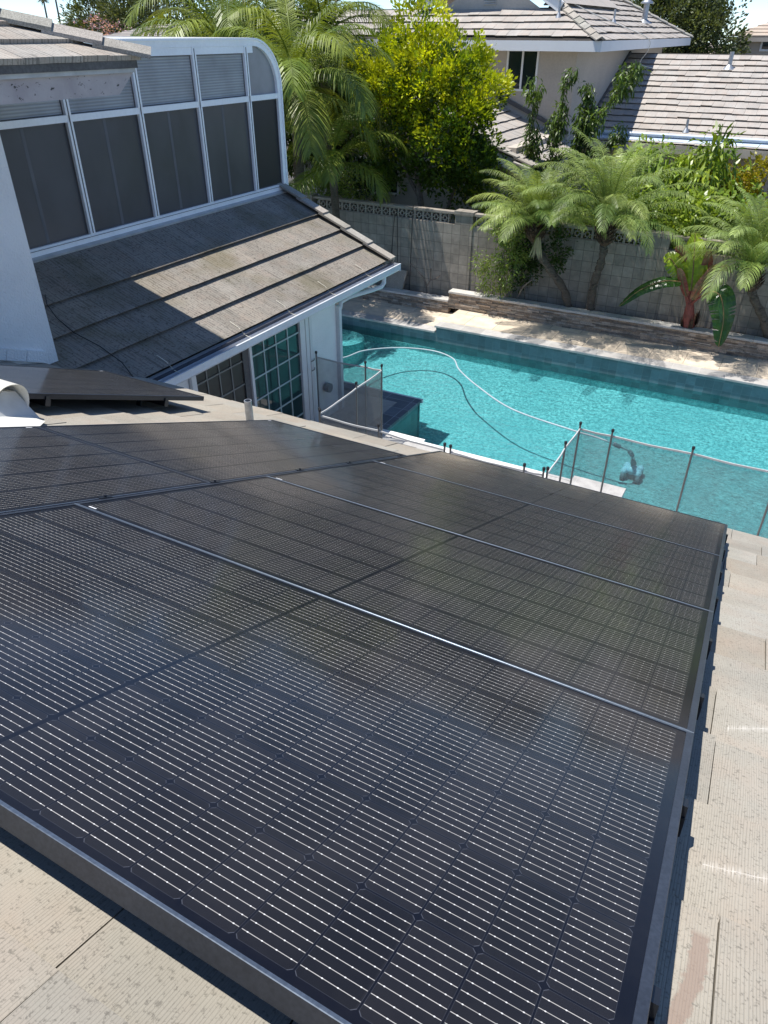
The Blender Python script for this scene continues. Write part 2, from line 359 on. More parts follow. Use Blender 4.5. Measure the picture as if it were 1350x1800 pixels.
def meshfab():
    t = NT('fence_mesh_fabric'); tr = t.new('ShaderNodeBsdfTransparent'); df = t.new('ShaderNodeBsdfDiffuse')
    df.inputs[0].default_value = (.22, .225, .215, 1); ms = t.new('ShaderNodeMixShader')
    o = t.obj(); t.l.new(t.rng(t.noise(o, 4, 3), .3, .7, .42, .55), ms.inputs[0])
    t.l.new(tr.outputs[0], ms.inputs[1]); t.l.new(df.outputs[0], ms.inputs[2]); t.l.new(ms.outputs[0], t.out.inputs[0]); return t.m
M['mesh'] = meshfab()
M['post'] = mk('grey_fence_post', (.16, .16, .155), .4, .3)
M['blackp'] = mk('black_plastic', (.015, .015, .017), .45)
M['webbing'] = mk('pale_webbing', (.50, .50, .48), .8)
M['hose'] = mk('pale_blue_hose', (.36, .44, .47), .6)
M['robot'] = mk('pale_blue_plastic', (.62, .80, .92), .4)
M['robot_d'] = mk('dark_grey_rubber', (.20, .24, .27), .6)
M['block'] = gridmat('grey_slump_block', (.28, .25, .21), .203, .203, .008, (.14, .125, .105), .9, axes=(0, 2), off=(.05, -.08), var=.22, cellvar=.12, bump=.5, spec=.15)
M['blockp'] = mk('grey_block_plain', (.35, .31, .26), .9, 0, .12, 4, .25, 60, .4, 60, .005, spec=.15)
M['stone'] = mk('stacked_ledger_stone', (.40, .33, .26), .85, 0, .25, 9, .35, 50, .8, 40, .01)
M['capstone'] = mk('pale_cap_stone', (.58, .55, .50), .8, 0, .1, 5, .2, 50, .4, 40, .006)
M['soil'] = mk('planter_soil', (.05, .037, .027), .95, 0, .4, 8, .4, 60, 1, 30, .02)
M['trunk'] = mk('palm_trunk_bark', (.16, .125, .095), .95, 0, .35, 12, .4, 50, 1, 50, .02, (1, 1, 2.5))
M['trunk_l'] = mk('grey_bark', (.24, .20, .165), .95, 0, .25, 8, .4, 40, 1, 40, .02)
M['husk'] = mk('brown_leaf_bases', (.13, .075, .045), .95, 0, .4, 16, .5, 60, 1, 60, .03)
M['straw'] = mk('dry_straw', (.55, .44, .24), .8)
M['pyg'] = leafmat('pygmy_palm_leaf', (.12, .19, .042), .5, .3, .3, alt=(.33, .42, .12))
M['queen'] = leafmat('feather_palm_leaf', (.10, .16, .022), .42, .3, .3, alt=(.23, .29, .05))
M['citrus'] = leafmat('citrus_leaf', (.14, .22, .012), .42, .35, .4, 1.6, alt=(.36, .42, .018))
M['darkleaf'] = leafmat('dark_leaf', (.030, .062, .012), .35, .25, .4, 1.2, alt=(.07, .12, .02))
M['hedge'] = leafmat('glossy_hedge_leaf', (.14, .24, .025), .36, .35, .4, 1.2, alt=(.34, .44, .05))
M['yellow'] = leafmat('yellow_green_leaf', (.28, .27, .02), .4, .4, .35, 1.5, alt=(.48, .38, .03))
M['peach'] = leafmat('peach_leaf', (.05, .095, .022), .4, .3, .4, 1.5, alt=(.13, .20, .035))
M['vine'] = leafmat('light_vine_leaf', (.15, .24, .05), .4, .4, .4, 2.5, alt=(.30, .38, .09))
M['olive'] = leafmat('olive_green_leaf', (.06, .085, .032), .5, .3, .4, .6, alt=(.13, .155, .05))
M['pink'] = leafmat('pink_blossom', (.55, .32, .34), .6, .3, .3)
M['ntile'] = tilemat('neighbour_roof_tile', (.40, .37, .33), .35, .12, sx=25)
M['ntile2'] = tilemat('far_roof_tile', (.50, .42, .34), .25, .2, sx=25)
M['nwall'] = mk('beige_stucco', (.52, .465, .40), .9, 0, .06, 1.2, .1, 20, .3, 40, .006, spec=.1)
M['nwall2'] = mk('tan_stucco', (.48, .42, .35), .9, 0, .06, 1.2)
M['greyroof'] = mk('grey_far_roof', (.16, .17, .19), .9, 0, .15, 3)
M['bluepipe'] = mk('pale_blue_pipe', (.50, .58, .66), .35, 0, .1, 3)

# ------------------------------------------------------------------ roof frames
SL = R(22.438)
# plane of the panels' glass is n.P = -0.770 + 5.3*cos ; tile plane lies 0.135 below
NRM = Vector((0, math.sin(SL), math.cos(SL))); VD = Vector((0, math.cos(SL), -math.sin(SL)))
D_GLASS = -0.7698 + 5.3*math.cos(SL)
def roof_pt(x, v, h=0.0):            # h above the plane of the glass
    O = NRM*(D_GLASS+h); c = Vector((0, 0, 5.3)); off = c.dot(VD)
    return Vector((x, 0, 0)) + O - VD*(O.dot(VD)) + VD*(v+off) 
def roof_frame(x, v, h, rotz=0):
    m = Matrix(((1, 0, 0), (0, VD.y, NRM.y), (0, VD.z, NRM.z))).transposed().transposed()
    B = Matrix((Vector((1, 0, 0)), -VD, NRM)).transposed().to_4x4()      # local y runs up the slope
    B.translation = roof_pt(x, v, h)
    return B @ Matrix.Rotation(rotz, 4, 'Z')
TP = -0.142                          # tile plane below glass plane

def tiles(x0, x1, v0, v1, expo, wid, th, mat, name, parent, fr, jit=.006, clips=(), off0=0.0, tv=.10, wavy=0.0, thj=.15, gap=.004, hue=.03, under=0.0, first=0.0, lj=.002):
    # fr: local x along the eave, local y DOWN the slope, z out
    if fr.to_3x3().col[2].z < 0:
        b3 = fr.to_3x3(); o_ = fr.translation.copy(); fr = frame(o_, -b3.col[0], b3.col[1]); x0, x1 = -x1, -x0
    mb = MB(); n = int(round((v1-v0)/expo))
    for k in range(n):
        vb = v0 + (k+1)*expo; vt = vb - expo*1.08 - (first if k == 0 else 0)
        x = x0 - U(0, wid) - (off0 if k % 2 else 0)
        wv = 0
        while x < x1:
            wq = wid
            wv = wv*.6 + U(-wavy, wavy)
            dv = U(-jit, jit) + wv; t2 = th*(1+U(-thj, thj)); lift = U(-lj, lj)
            g = 1+U(-tv, tv); h_ = U(-hue, hue)
            tn = (g*(1+h_), g, g*(1-h_))
            a, b = x+gap/2, x+wq-gap/2; lo = vb+dv
            tw = U(-lj, lj)
            vs = [(a, vt, -.004), (b, vt, -.004), (b, lo, t2+lift+tw), (a, lo, t2+lift-tw), (a, vt, -.03), (b, vt, -.03), (b, lo-under, lift-.012+tw), (a, lo-under, lift-.012-tw)]
            mb.add(vs, [(0, 3, 2, 1), (3, 7, 6, 2), (1, 2, 6, 5), (0, 4, 7, 3), (4, 5, 6, 7)], tint=tn)
            x += wq
    # underlay sheet so gaps read dark
    mb.add([(x0, v0-.1-first, -.012), (x1, v0-.1-first, -.012), (x1, v1-.02, -.012), (x0, v1-.02, -.012)], [(0, 3, 2, 1)], tint=(.12, .12, .12))
    return mb.build(name, mat, parent, frame=fr, clips=clips, normals=True)
def caps(p0, p1, n, wid, th, mat, name, parent, side=Vector((0, 1, 0)), drop=.10, prof='L'):
    # overlapping angular cap tiles from p0 (top) to p1 (bottom)
    mb = MB(); p0 = Vector(p0); p1 = Vector(p1); d = (p1-p0); L = d.length/n; d.normalize()
    s = (side - d*side.dot(d)).normalized(); up = s.cross(d)
    if up.z < 0: up = -up
    for i in range(n):
        a = p0 + d*(L*i) - d*.03; b = p0 + d*(L*(i+1)+.05)
        g = 1+U(-.1, .1); tn = (g*(1+U(-.04, .04)), g, g*(1-U(-.02, .05)))
        def ring(q, lift):
            w = wid/2
            if prof == 'L': pts = [(-w, 0), (w, 0), (w, -drop), (w-th, -drop), (w-th, -th), (-w, -th)]
            else: pts = [(-w, -w*.42), (0, w*.12), (w, -w*.42), (w, -w*.42-th), (0, w*.12-th), (-w, -w*.42-th)]
            return [q + s*(x_+U(-.002, .002)) + up*(z_+lift) for x_, z_ in pts]
        A = ring(a, .004); B = ring(b, th*1.0+.004); m = len(A)
        mb.add(A+B, [(j, (j+1) % m, m+(j+1) % m, m+j) for j in range(m)] + [tuple(range(m))[::-1], tuple(range(m, 2*m))], tint=tn)
    return mb.build(name, mat, parent, normals=True)

# ================================================================== SETTING
g = MB()
PX0, PX1, PY0, PY1 = -10.5, 7.0, 8.62, 13.33     # pool basin
G = 400
for x0, x1, y0, y1 in ((-G, PX0, -G, G), (PX1, G, -G, G), (PX0, PX1, -G, PY0), (PX0, PX1, PY1+.3, G)):
    g.add([(x0, y0, -.06), (x1, y0, -.06), (x1, y1, -.06), (x0, y1, -.06)], [(0, 1, 2, 3)])
tag(g.build('ground', M['grass']), kind='structure')

# near deck with the slab corner that juts into the pool
d = MB()
d.bb(-10.5, 7.0, 4.6, 8.62, -.055, -.004)
d.bb(-10.5, -5.27, 8.62, 10.13, -.055, -.004)
d.bb(-5.27, -4.25, 8.62, 8.82, -.055, -.004)
tag(d.build('pool_deck', M['decknear']), kind='structure')
s1 = MB()
s1.bb(-10.5, -4.95, 10.13, 10.40, -.05, 0.0); s1.bb(-5.27, -4.95, 9.12, 10.129, -.05, 0.0)
tag(s1.build('slate_coping', M['slate']), kind='structure')
s2 = MB()
s2.bb(-10.5, -4.93, 10.40, 10.44, -.06, .006); s2.bb(-4.25, -1.9, 8.98, 9.03, -.05, .012)
tag(s2.build('coping_edge', M['bulln']), kind='structure')
s3 = MB()
s3.bb(-5.27, -4.25, 8.82, 9.12, -.05, .004); s3.bb(-4.25, -1.9, 8.62, 8.98, -.05, .004); s3.bb(-1.9, -1.17, 8.62, 9.16, -.05, .008); s3.bb(-1.17, 7, 8.32, 8.62, -.05, .004)
tag(s3.build('pale_coping', M['coping_w']), kind='structure')
# tile lined faces under the near coping
w_ = MB()
w_.bb(-10.5, -4.97, 10.36, 10.40, -.9, -.06); w_.bb(-4.25, -1.9, 8.9, 8.94, -.9, -.052); w_.bb(-1.9, -1.2, 9.08, 9.12, -.9, -.052)
tag(w_.build('near_pool_wall', M['blue_tile']), kind='structure')
w_ = MB()
w_.bb(-5.02, -4.98, 9.1, 10.36, -.9, -.052); w_.bb(-4.31, -4.27, 8.8, 9.1, -.9, -.052); w_.bb(-1.24, -1.20, 8.62, 9.08, -.9, -.052)
tag(w_.build('side_pool_wall', M['blue_tile_y']), kind='structure')
# body under the jutting deck
u_ = MB(); u_.bb(-10.5, -5.03, 8.7, 10.35, -.9, -.06); u_.bb(-5.2, -4.32, 8.6, 9.08, -.9, -.06); u_.bb(-4.3, -1.25, 8.6, 8.89, -.9, -.06)
tag(u_.build('pool_shell', M['plaster']), kind='structure')
fl = MB(); fl.add([(PX0, PY0-.1, -.83), (PX1, PY0-.1, -.83), (PX1, 12.0, -.83), (PX0, 12.0, -.83), (PX1, PY1+.1, -.36), (PX0, PY1+.1, -.36)], [(0, 1, 2, 3), (3, 2, 4, 5)])
fl.bb(PX0, PX1, PY0-.12, PY0-.02, -.9, -.06); fl.bb(PX1, PX1+.1, PY0, PY1, -.9, -.06); fl.bb(PX0-.1, PX0, PY0, PY1, -.9, -.06)
fl.bb(PX0, PX1, PY1+.004, PY1+.2, -1.4, -.262)
tag(fl.build('pool_floor', M['plaster']), kind='structure')
wt = MB(); wt.add([(PX0, PY0-.02, -.10), (PX1, PY0-.02, -.10), (PX1, PY1+.02, -.10), (PX0, PY1+.02, -.10)], [(0, 1, 2, 3)])
tag(wt.build('pool_water', M['water']), kind='structure')
# far side: raised tiled bond beam, coping and deck, in two heights
fw_ = MB(); fw_.bb(-6.06, 7, 13.33, 13.60, -.26, .205); fw_.bb(PX0, -6.0601, 13.345, 13.60, -.26, .075)
tag(fw_.build('far_pool_wall', M['blue_tile']), kind='structure')
fc = MB(); fc.bb(-6.09, 7, 13.295, 13.60, .205, .25); fc.bb(PX0, -6.0901, 13.315, 13.60, .075, .12)
tag(fc.build('far_coping', M['coping'], bevel=.008), kind='structure')
fd = MB(); fd.bb(-6.06, 7, 13.60, 14.60, -.05, .246); fd.bb(PX0, -6.0601, 13.60, 14.60, -.05, .116)
tag(fd.build('far_deck', M['deck']), kind='structure')

# submerged round step in the far left corner of the pool
st = MB(); n = 40
ring = [(-8.15+.62*math.cos(2*math.pi*k/n), 12.78+.50*math.sin(2*math.pi*k/n)) for k in range(n)]
vs = [(a, b, -.2) for a, b in ring] + [(a, b, -.86) for a, b in ring]
st.add(vs, [tuple(range(n))] + [(k, (k+1) % n, n+(k+1) % n, n+k) for k in range(n)])
tag(st.build('pool_step', M['plaster'], normals=True), kind='structure')

# ================================================================== PLANTER WALLS
def ledger_wall(x0, x1, yf, z0, z1, label, name='planter_wall'):
    t = empty(name, ((x0+x1)/2, yf, z0), label, 'planter wall', None)
    mb = MB(); z = z0
    while z < z1-.01:
        h = U(.022, .042); h = min(h, z1-z); x = x0
        while x < x1-.01:
            L = min(U(.10, .38), x1-x); dp = U(0, .028); k = U(.55, 1.35); wm = U(-.08, .1)
            mb.bb(x+.001, x+L-.001, yf-dp, yf+.12, z+.001, z+h-.001, tint=(k*(1+wm), k, k*(1-wm)))
            x += L
        z += h
    mb.build('stone_face', M['stone'], t)
    c = MB(); x = x0
    while x < x1-.01:
        L = min(.61, x1-x); k = U(.9, 1.08); c.bb(x+.002, x+L-.002, yf-.055, yf+.19, z1, z1+.045, tint=(k, k, k)); x += L
    c.build('cap', M['capstone'], t, bevel=.006)
    return t
ledger_wall(-6.32, 7.0, 14.50, .246, .575, 'tall stacked stone planter wall below the palms and red banana plant')
ledger_wall(-10.4, -6.3201, 14.50, .116, .375, 'lower stacked stone planter wall beside the white room corner')
so_ = MB(); so_.bb(-6.3, 7.0, 14.68, 14.86, .1, .57); so_.bb(-10.4, -6.3001, 14.68, 14.86, .1, .37)
for i in range(160):
    x = U(-10.2, 1.5); zt = .57 if x > -6.3 else .37; r_ = U(.02, .05)
    so_.box((x, U(14.7, 14.82), zt), (r_, r_, r_), Matrix.Rotation(U(0, 3), 3, Vector((U(-1, 1), U(-1, 1), 1)).normalized()))
tag(so_.build('planter_soil', M['soil']), kind='structure')

# ================================================================== BLOCK WALL
bw = empty('block_wall', (-4, 14.93, 0), 'grey block wall with a row of pierced decorative blocks behind the pool', 'garden wall')
YW = 14.86; ZB, ZT = 1.90, 2.115
b = MB(); b.bb(-14, 7, YW, YW+.15, 0, ZB)
b.build('blockwork', M['block'], bw)
bz = MB()
def breeze(x):
    s_ = .203; z = ZB; y0, y1 = YW+.02, YW+.13; t_ = .022
    bz.bb(x, x+t_, y0, y1, z, z+s_); bz.bb(x+s_-t_, x+s_, y0, y1, z, z+s_)
    bz.bb(x+t_, x+s_-t_, y0, y1, z, z+t_); bz.bb(x+t_, x+s_-t_, y0, y1, z+s_-t_, z+s_)
    a = .055
    for q0, q1, r0_, r1_ in ((a, s_-a, a, a+.016), (a, s_-a, s_-a-.016, s_-a), (a, a+.016, a+.016, s_-a-.016), (s_-a-.016, s_-a, a+.016, s_-a-.016)):
        bz.bb(x+q0, x+q1, y0+.003, y1-.003, z+r0_, z+r1_)
    m_ = s_/2
    bz.bb(x+m_-.009, x+m_+.009, y0+.005, y1-.005, z+t_, z+a); bz.bb(x+m_-.009, x+m_+.009, y0+.005, y1-.005, z+s_-a, z+s_-t_)
    bz.bb(x+t_, x+a, y0+.005, y1-.005, z+m_-.009, z+m_+.009); bz.bb(x+s_-a, x+s_-t_, y0+.005, y1-.005, z+m_-.009, z+m_+.009)
pil = [(-6.42, -6.02), (-2.47, -2.07), (1.6, 2.0), (-10.4, -10.0)]
x = -13.9
while x < 6.8:
    if not any(a-.2 < x < b_ for a, b_ in pil): breeze(x)
    x += .2035
bz.build('pierced_blocks', M['blockp'], bw)
cp = MB(); cp.bb(-14, 7, YW-.005, YW+.155, ZB+.204, ZB+.245); cp.build('coping', M['blockp'], bw)
for a, b_ in pil:
    q = MB(); q.bb(a, b_, YW-.02, YW+.20, 0, 2.10); q.bb(a-.015, b_+.015, YW-.04, YW+.22, 2.10, 2.175); q.build('pillar', M['block'], bw)

# leaning slab beside the planter
q = MB(); q.box((-7.72, 14.72, .62), (.42, .05, .46), Matrix.Rotation(R(-14), 3, 'X') @ Matrix.Rotation(R(9), 3, 'Y'))
tag(q.build('paving_slab', M['blockp'], loc=(-7.72, 14.72, .4)), 'loose grey paving slab leaning against the block wall behind the lower planter', 'paving slab')

# ================================================================== OUR HOUSE
H = empty('house', (-5, 2, 0), 'pale stucco house with concrete shake roofs in the foreground', 'house')
rf = roof_frame(0, 0, TP); rf_d = Matrix((rf.to_3x3() @ Vector((1, 0, 0)), -(rf.to_3x3() @ Vector((0, 1, 0))), rf.to_3x3() @ Vector((0, 0, 1)))).transposed().to_4x4()
# local x along eave, y down slope  -> needs right-handedness handled by recalculated normals
rf_d.translation = rf.translation
V0 = .206-.378*5
main_roof = tiles(-7.6, 4.2, V0, .206+.378*15, .378, .31, .026, M['tile_near'], 'main_roof', H, rf_d, jit=.006, off0=.155, tv=.10, gap=.003)
# mortar-smeared repairs and a pinkish patch on the bare strip of tiles
bd = MB()
for x0_, x1_, y0_, y1_, z0_, z1_ in ((-7.4, 4.0, -2.5, 4.75, 0.0, 2.02),): 
    bd.add([(x0_, y0_, 0), (x1_, y0_, 0), (x1_, y1_, 0), (x0_, y1_, 0), (x0_, y0_, 4.9), (x1_, y0_, 4.9), (x1_, y1_, 2.1), (x0_, y1_, 2.1)],
           [(0, 1, 5, 4), (1, 2, 6, 5), (2, 3, 7, 6), (3, 0, 4, 7)])
bd.build('ground_floor_wall', M['stucco'], H)
ef = MB(); ef.bb(-5.45, 4.1, 5.03, 5.06, 2.0, 2.15); ef.build('eave_fascia', M['fascia'], H)

# lower roof, falls towards +X
TL = .456; AL = math.atan(TL)
def lowZ(x): return 2.186 - TL*(x+5.62)
dwn = Vector((math.cos(AL), 0, -math.sin(AL)))
lf = frame((-7.355, 0, lowZ(-7.355)), (0, 1, 0), dwn)
# x axis = +Y ; y axis = down slope
nrow = 4; EX = (7.355-5.665)/math.cos(AL)/nrow
tiles(2.6, 10.42, 0, EX*nrow, EX, .33, .044, M['tile_lower'], 'lower_roof', H, lf, jit=.003, tv=.09, thj=.02, gap=.002, hue=.015, under=.042, first=.34, lj=.0004)
caps((-7.68, 10.47, lowZ(-7.68)+.10), (-5.62, 10.47, lowZ(-5.62)+.10), 5, .17, .03, M['cap'], 'rake_caps', H, side=Vector((0, 1, 0)), drop=.13)
uf = MB(); uf.prism([(-7.6, lowZ(-7.6)-.05), (-5.62, lowZ(-5.62)-.05), (-5.62, lowZ(-5.62)-.17), (-7.6, lowZ(-7.6)-.17)], 1, 2.5, 10.40)
uf.build('roof_deck', M['whitewood'], H, normals=True)
# gutter
gt = MB(); gy0, gy1 = 4.98, 10.58
prof = [(-5.615, 2.165), (-5.615, 2.07), (-5.515, 2.07), (-5.485, 2.10), (-5.485, 2.175), (-5.475, 2.18), (-5.475, 2.19), (-5.498, 2.19), (-5.498, 2.105), (-5.52, 2.082), (-5.606, 2.082), (-5.606, 2.165)]
gt.prism(prof, 1, gy0, gy1); gt.bb(-5.61, -5.48, gy1, gy1+.006, 2.07, 2.185)
gut = gt.build('gutter', M['gutter'], H, normals=True)
gi = MB(); gi.add([(-5.605, gy0, 2.0855), (-5.50, gy0, 2.0855), (-5.50, gy1-.01, 2.0855), (-5.605, gy1-.01, 2.0855)], [(0, 1, 2, 3)])  # dark sheet added in the trough to paint its shade
gi.bb(-5.63, -5.616, gy0, gy1, 2.06, 2.20)
gi.build('gutter_shade', M['gutter_in'], gut)
for yy in (5.46, 6.72, 7.68, 8.68, 9.72):
    s_ = MB(); s_.tube([(-5.82, yy, lowZ(-5.82)+.055), (-5.70, yy+.01, lowZ(-5.70)+.05), (-5.62, yy+.02, 2.19), (-5.53, yy+.02, 2.17), (-5.49, yy+.02, 2.15)], .0042, 6); s_.build('gutter_strap', M['cream'], gut)
ds = MB(); ds.tube([(-5.55, 10.15, 2.07), (-5.55, 10.15, 1.98), (-5.57, 10.10, 1.93), (-5.66, 9.95, 1.90), (-5.86, 9.62, 1.86), (-5.95, 9.50, 1.80), (-5.95, 9.46, 1.70)], .035, 10)
ds.build('downspout_elbow', M['gutter'], gut)
dp = MB(); dp.bb(-6.0, -5.93, 9.40, 9.47, .02, 1.75); dp.build('downspout', M['gutter'], gut)
# room below
rm = MB(); rm.bb(-8.9, -6.0, 4.8, 6.05, 0, 2.1); rm.bb(-8.9, -6.0, 8.50, 9.40, 0, 2.25); rm.bb(-8.9, -6.0, 6.05, 8.50, 2.06, 2.20); rm.bb(-8.9, -6.35, 6.05, 8.50, 0, 2.06)
rm.build('room_wall', M['stucco'], H)
tr = MB(); tr.bb(-6.0, -5.965, 8.52, 8.60, 0, 2.1); tr.bb(-6.0, -5.975, 8.64, 8.70, 0, 2.1); tr.build('wall_trim', M['whitewood'], H)
lp = MB(); lp.tube([(-5.98, 9.02, .55), (-5.9, 9.02, .55)], .075, 14); lp.build('wall_light', M['plainglass'], H)
# sliding door
sdr = MB()
sdr.bb(-6.02, -5.95, 6.06, 6.14, 0, 2.05); sdr.bb(-6.02, -5.95, 8.36, 8.48, 0, 2.05); sdr.bb(-6.02, -5.95, 6.14, 8.36, 1.98, 2.05); sdr.bb(-6.02, -5.95, 6.14, 8.36, .0, .06)
sdr.bb(-6.0, -5.96, 7.20, 7.25, .06, 1.98)
door = sdr.build('sliding_door', M['whitewood'], H)
dm = MB(); dm.bb(-6.0, -5.985, 7.08, 7.195, .06, 1.98); dm.build('screen_stile', M['darkwood'], door)
for nm, y0_, y1_, mt, xx in (('door_pane', 7.25, 8.36, 'glass_teal', -6.0), ('screen_pane', 6.14, 7.08, 'glass_screen', -6.02)):
    q = MB(); q.bb(xx, xx+.012, y0_, y1_, .06, 1.98); q.build(nm, M[mt], door)
mt_ = MB(); mu2 = MB()
for i in range(1, 4): mt_.bb(-5.987, -5.975, 7.25+i*1.11/4-.010, 7.25+i*1.11/4+.010, .06, 1.98)
for i in range(1, 6): mt_.bb(-5.986, -5.974, 7.25, 8.36, .06+i*.32-.010, .06+i*.32+.010)
for i in range(1, 4): mu2.bb(-6.007, -5.995, 6.14+i*.94/4-.010, 6.14+i*.94/4+.010, .06, 1.98)
for i in range(1, 6): mu2.bb(-6.006, -5.994, 6.14, 7.08, .06+i*.32-.010, .06+i*.32+.010)
M['muntin'] = mk('pool_tinted_muntin', (.42, .52, .50), .5); M['muntin2'] = mk('grey_muntin', (.20, .20, .18), .6)  # white door muntins with the pool's teal reflection tinted into their colour
mt_.build('muntins', M['muntin'], door); mu2.build('screen_muntins', M['muntin2'], door)

# stucco wall of the upper floor (end at X -6.25, Y 4.55)
sw = MB(); sw.bb(-7.6, -6.25, -3.0, 4.55, 1.8, 5.02); sw.build('upper_wall', M['stucco'], H)
sk = MB()
pts = [(-6.23, yy, 0) for yy in (0, 1)]
yy = -1.0
while yy < 4.25:
    z_ = roof_pt(0, 0, TP); zt = 4.305-.413*yy
    sk.box((-6.235, yy+.1, zt+.055+U(-.012, .012)), (.035, .22, .11), Matrix.Rotation(-math.atan(.413), 3, 'X')); yy += .2
sk.build('wall_flashing', M['stucco'], H)

# sunroom
SX = -7.65
sun = MB(); Y0s, Y1s = 5.30, 10.60; zb, zm, zt_ = 3.17, 4.46, 5.13
def archpts(r, cy, cz, n=12): return [(cy + r*math.cos(a), cz + r*math.sin(a)) for a in [math.pi/2*k/n for k in range(n+1)]]
RA = .62
outer = [(Y1s, zb)] + archpts(RA, Y1s-RA, 5.20-RA) + [(Y0s, 5.20)]
inner_top = 5.10
def ring_frame(mb, off_o, off_i, x0, x1):
    def prof_(o): return [(Y1s-o, zb)] + archpts(RA-o, Y1s-RA, 5.20-RA) + [(Y0s, 5.20-o)]
    A, Bp = prof_(off_o), prof_(off_i); n_ = len(A)
    vs = [(x0, a, b_) for a, b_ in A] + [(x0, a, b_) for a, b_ in Bp] + [(x1, a, b_) for a, b_ in A] + [(x1, a, b_) for a, b_ in Bp]
    fs = []
    for i in range(n_-1):
        fs += [(i, i+1, n_+i+1, n_+i), (2*n_+i, 2*n_+i+1, 3*n_+i+1, 3*n_+i), (i, i+1, 2*n_+i+1, 2*n_+i), (n_+i, n_+i+1, 3*n_+i+1, 3*n_+i)]
    mb.add(vs, fs)
fm = MB(); ring_frame(fm, 0, .085, SX-.05, SX+.03); ring_frame(fm, -.012, .012, SX-.05, SX+.05)
fm.bb(SX-.05, SX+.028, Y0s, Y1s-.086, zb-.05, zb+.04); fm.bb(SX-.05, SX+.045, Y0s, Y1s, zb-.09, zb-.051)
fm.bb(SX-.05, SX+.026, Y0s, Y1s-.086, zm-.035, zm+.035)
MU = [6.48, 7.60, 8.71, 9.81]
for my in MU:
    fm.bb(SX-.05, SX+.032, my-.036, my+.036, zb+.041, zm-.036); fm.bb(SX-.05, SX+.033, my-.036, my+.036, zm+.036, 5.113)
fm.bb(SX-.05, SX+.022, Y0s, Y1s-RA, 5.03, 5.114)
sr = fm.build('sunroom_frame', M['white'], H, normals=True)
ln = MB()
for my in MU: ln.bb(SX+.0325, SX+.036, my-.006, my+.006, zb+.05, 5.1)
for zz in (zb+.012, zb-.07): ln.bb(SX+.046, SX+.048, Y0s, Y1s-.1, zz, zz+.006)
ln.build('frame_groove', M['darkwood'], sr)
body = MB(); body.prism([(a, b_) for a, b_ in [(Y1s-.05, zb)] + archpts(RA-.05, Y1s-RA, 5.20-RA) + [(Y0s-.2, 5.15), (Y0s-.2, zb)]], 0, SX-3.2, SX-.06)
body.build('sunroom_body', M['screen_dark'], sr, normals=True)
rp = MB(); ring_frame(rp, -.014, .02, SX-3.2, SX-.051); rp.build('sunroom_roof', M['flash_grey'], sr, normals=True)
edges = [Y0s] + MU + [Y1s-.06]
for i in range(5):
    a, b_ = edges[i]+.03, edges[i+1]-.03
    q = MB(); q.bb(SX-.04, SX-.015, a, b_, zb+.03, zm-.03); q.build('screen_panel', M['screen'] if i < 4 else M['screen_dark'], sr)
    q = MB()
    if i < 4: q.bb(SX-.04, SX-.015, a, b_, zm+.03, 5.10)
    else: q.prism([(a, zm+.03), (Y1s-.07, zm+.03)] + archpts(RA-.07, Y1s-RA, 5.20-RA)[0:] + [(a, 5.12)], 0, SX-.04, SX-.015)
    q.build('top_light', M['poly'] if i < 4 else M['plainglass'], sr, normals=True)
# vertical blind bars seen through the screens
def gasket(y0_, y1_, z0_, z1_):
    q = MB(); w = .012; xa, xb = SX-.03, SX-.008
    q.bb(xa, xb, y0_-.004, y0_+w, z0_, z1_); q.bb(xa, xb, y1_-w, y1_+.004, z0_, z1_); q.bb(xa, xb, y0_+w, y1_-w, z0_-.004, z0_+w); q.bb(xa, xb, y0_+w, y1_-w, z1_-w, z1_+.004)
    q.build('gasket', M['darkwood'], sr)
for i in range(5):
    a, b_ = edges[i]+.036, edges[i+1]-(.036 if i < 4 else .026)
    gasket(a, b_, zb+.04, zm-.036)
    if i < 4: gasket(a, b_, zm+.036, 5.03)
M['seam'] = mk('grey_screen_seam', (.105, .107, .118), .5)
for yy in (5.85, 7.02, 8.12, 9.22):
    bl = MB(); bl.bb(SX-.0149, SX-.0135, yy-.022, yy+.022, zb+.05, zm-.05); bl.build('screen_seam', M['seam'], sr)

cb_ = MB(); cb_.box((-7.60, 7.95, 3.085), (.06, 5.25, .06), Matrix.Rotation(R(20), 3, 'Y')); cb_.bb(-7.9, -7.64, 5.2, 10.56, 2.7, 3.08); cb_.build('sunroom_flashing', M['flash_grey'], H)
cw = MB()
cw.tube([(-7.575+.004*math.sin(i*2.1), 5.3+i*.1, 3.048+.004*math.sin(i*1.3)) for i in range(52)], [.012+.005*math.sin(i*.7+1)*math.sin(i*1.9) for i in range(52)], 6)
cw.build('curb_sealant', M['white'], H)

# upper roof with hip
EXu, EYu, EZu = -5.92, 6.02, 5.075; AU = R(20)
du = Vector((math.cos(AU), 0, -math.sin(AU)))
nU = 7; exU = .37; L_ = nU*exU
fu = frame((EXu - math.cos(AU)*L_, 0, EZu + math.sin(AU)*L_), (0, 1, 0), du)
tiles(-3.0, 6.1, 0, L_, exU, .31, .036, M['tile_upper'], 'upper_roof', H, fu, jit=.003, tv=.08, clips=[((EXu, EYu, 0), (-1, 1, 0))], gap=.002)
hd = Vector((-1, -1, math.tan(AU)))
E0 = Vector((EXu+.03, EYu+.03, EZu+.055)); caps(E0 + hd*1.75, E0, 6, .24, .035, M['cap'], 'hip_caps', H, side=Vector((-1, 1, 0)), prof='V')
hs = MB(); hs.add([(EXu, EYu, EZu-.01), (EXu-2.4, EYu-2.4, EZu-.01+2.4*math.tan(AU)), (-9.5, EYu-2.4, EZu-.01+2.4*math.tan(AU)), (-9.5, EYu, EZu-.01)], [(0, 1, 2, 3)])
hs.build('hip_slope', M['tile_upper'], H)
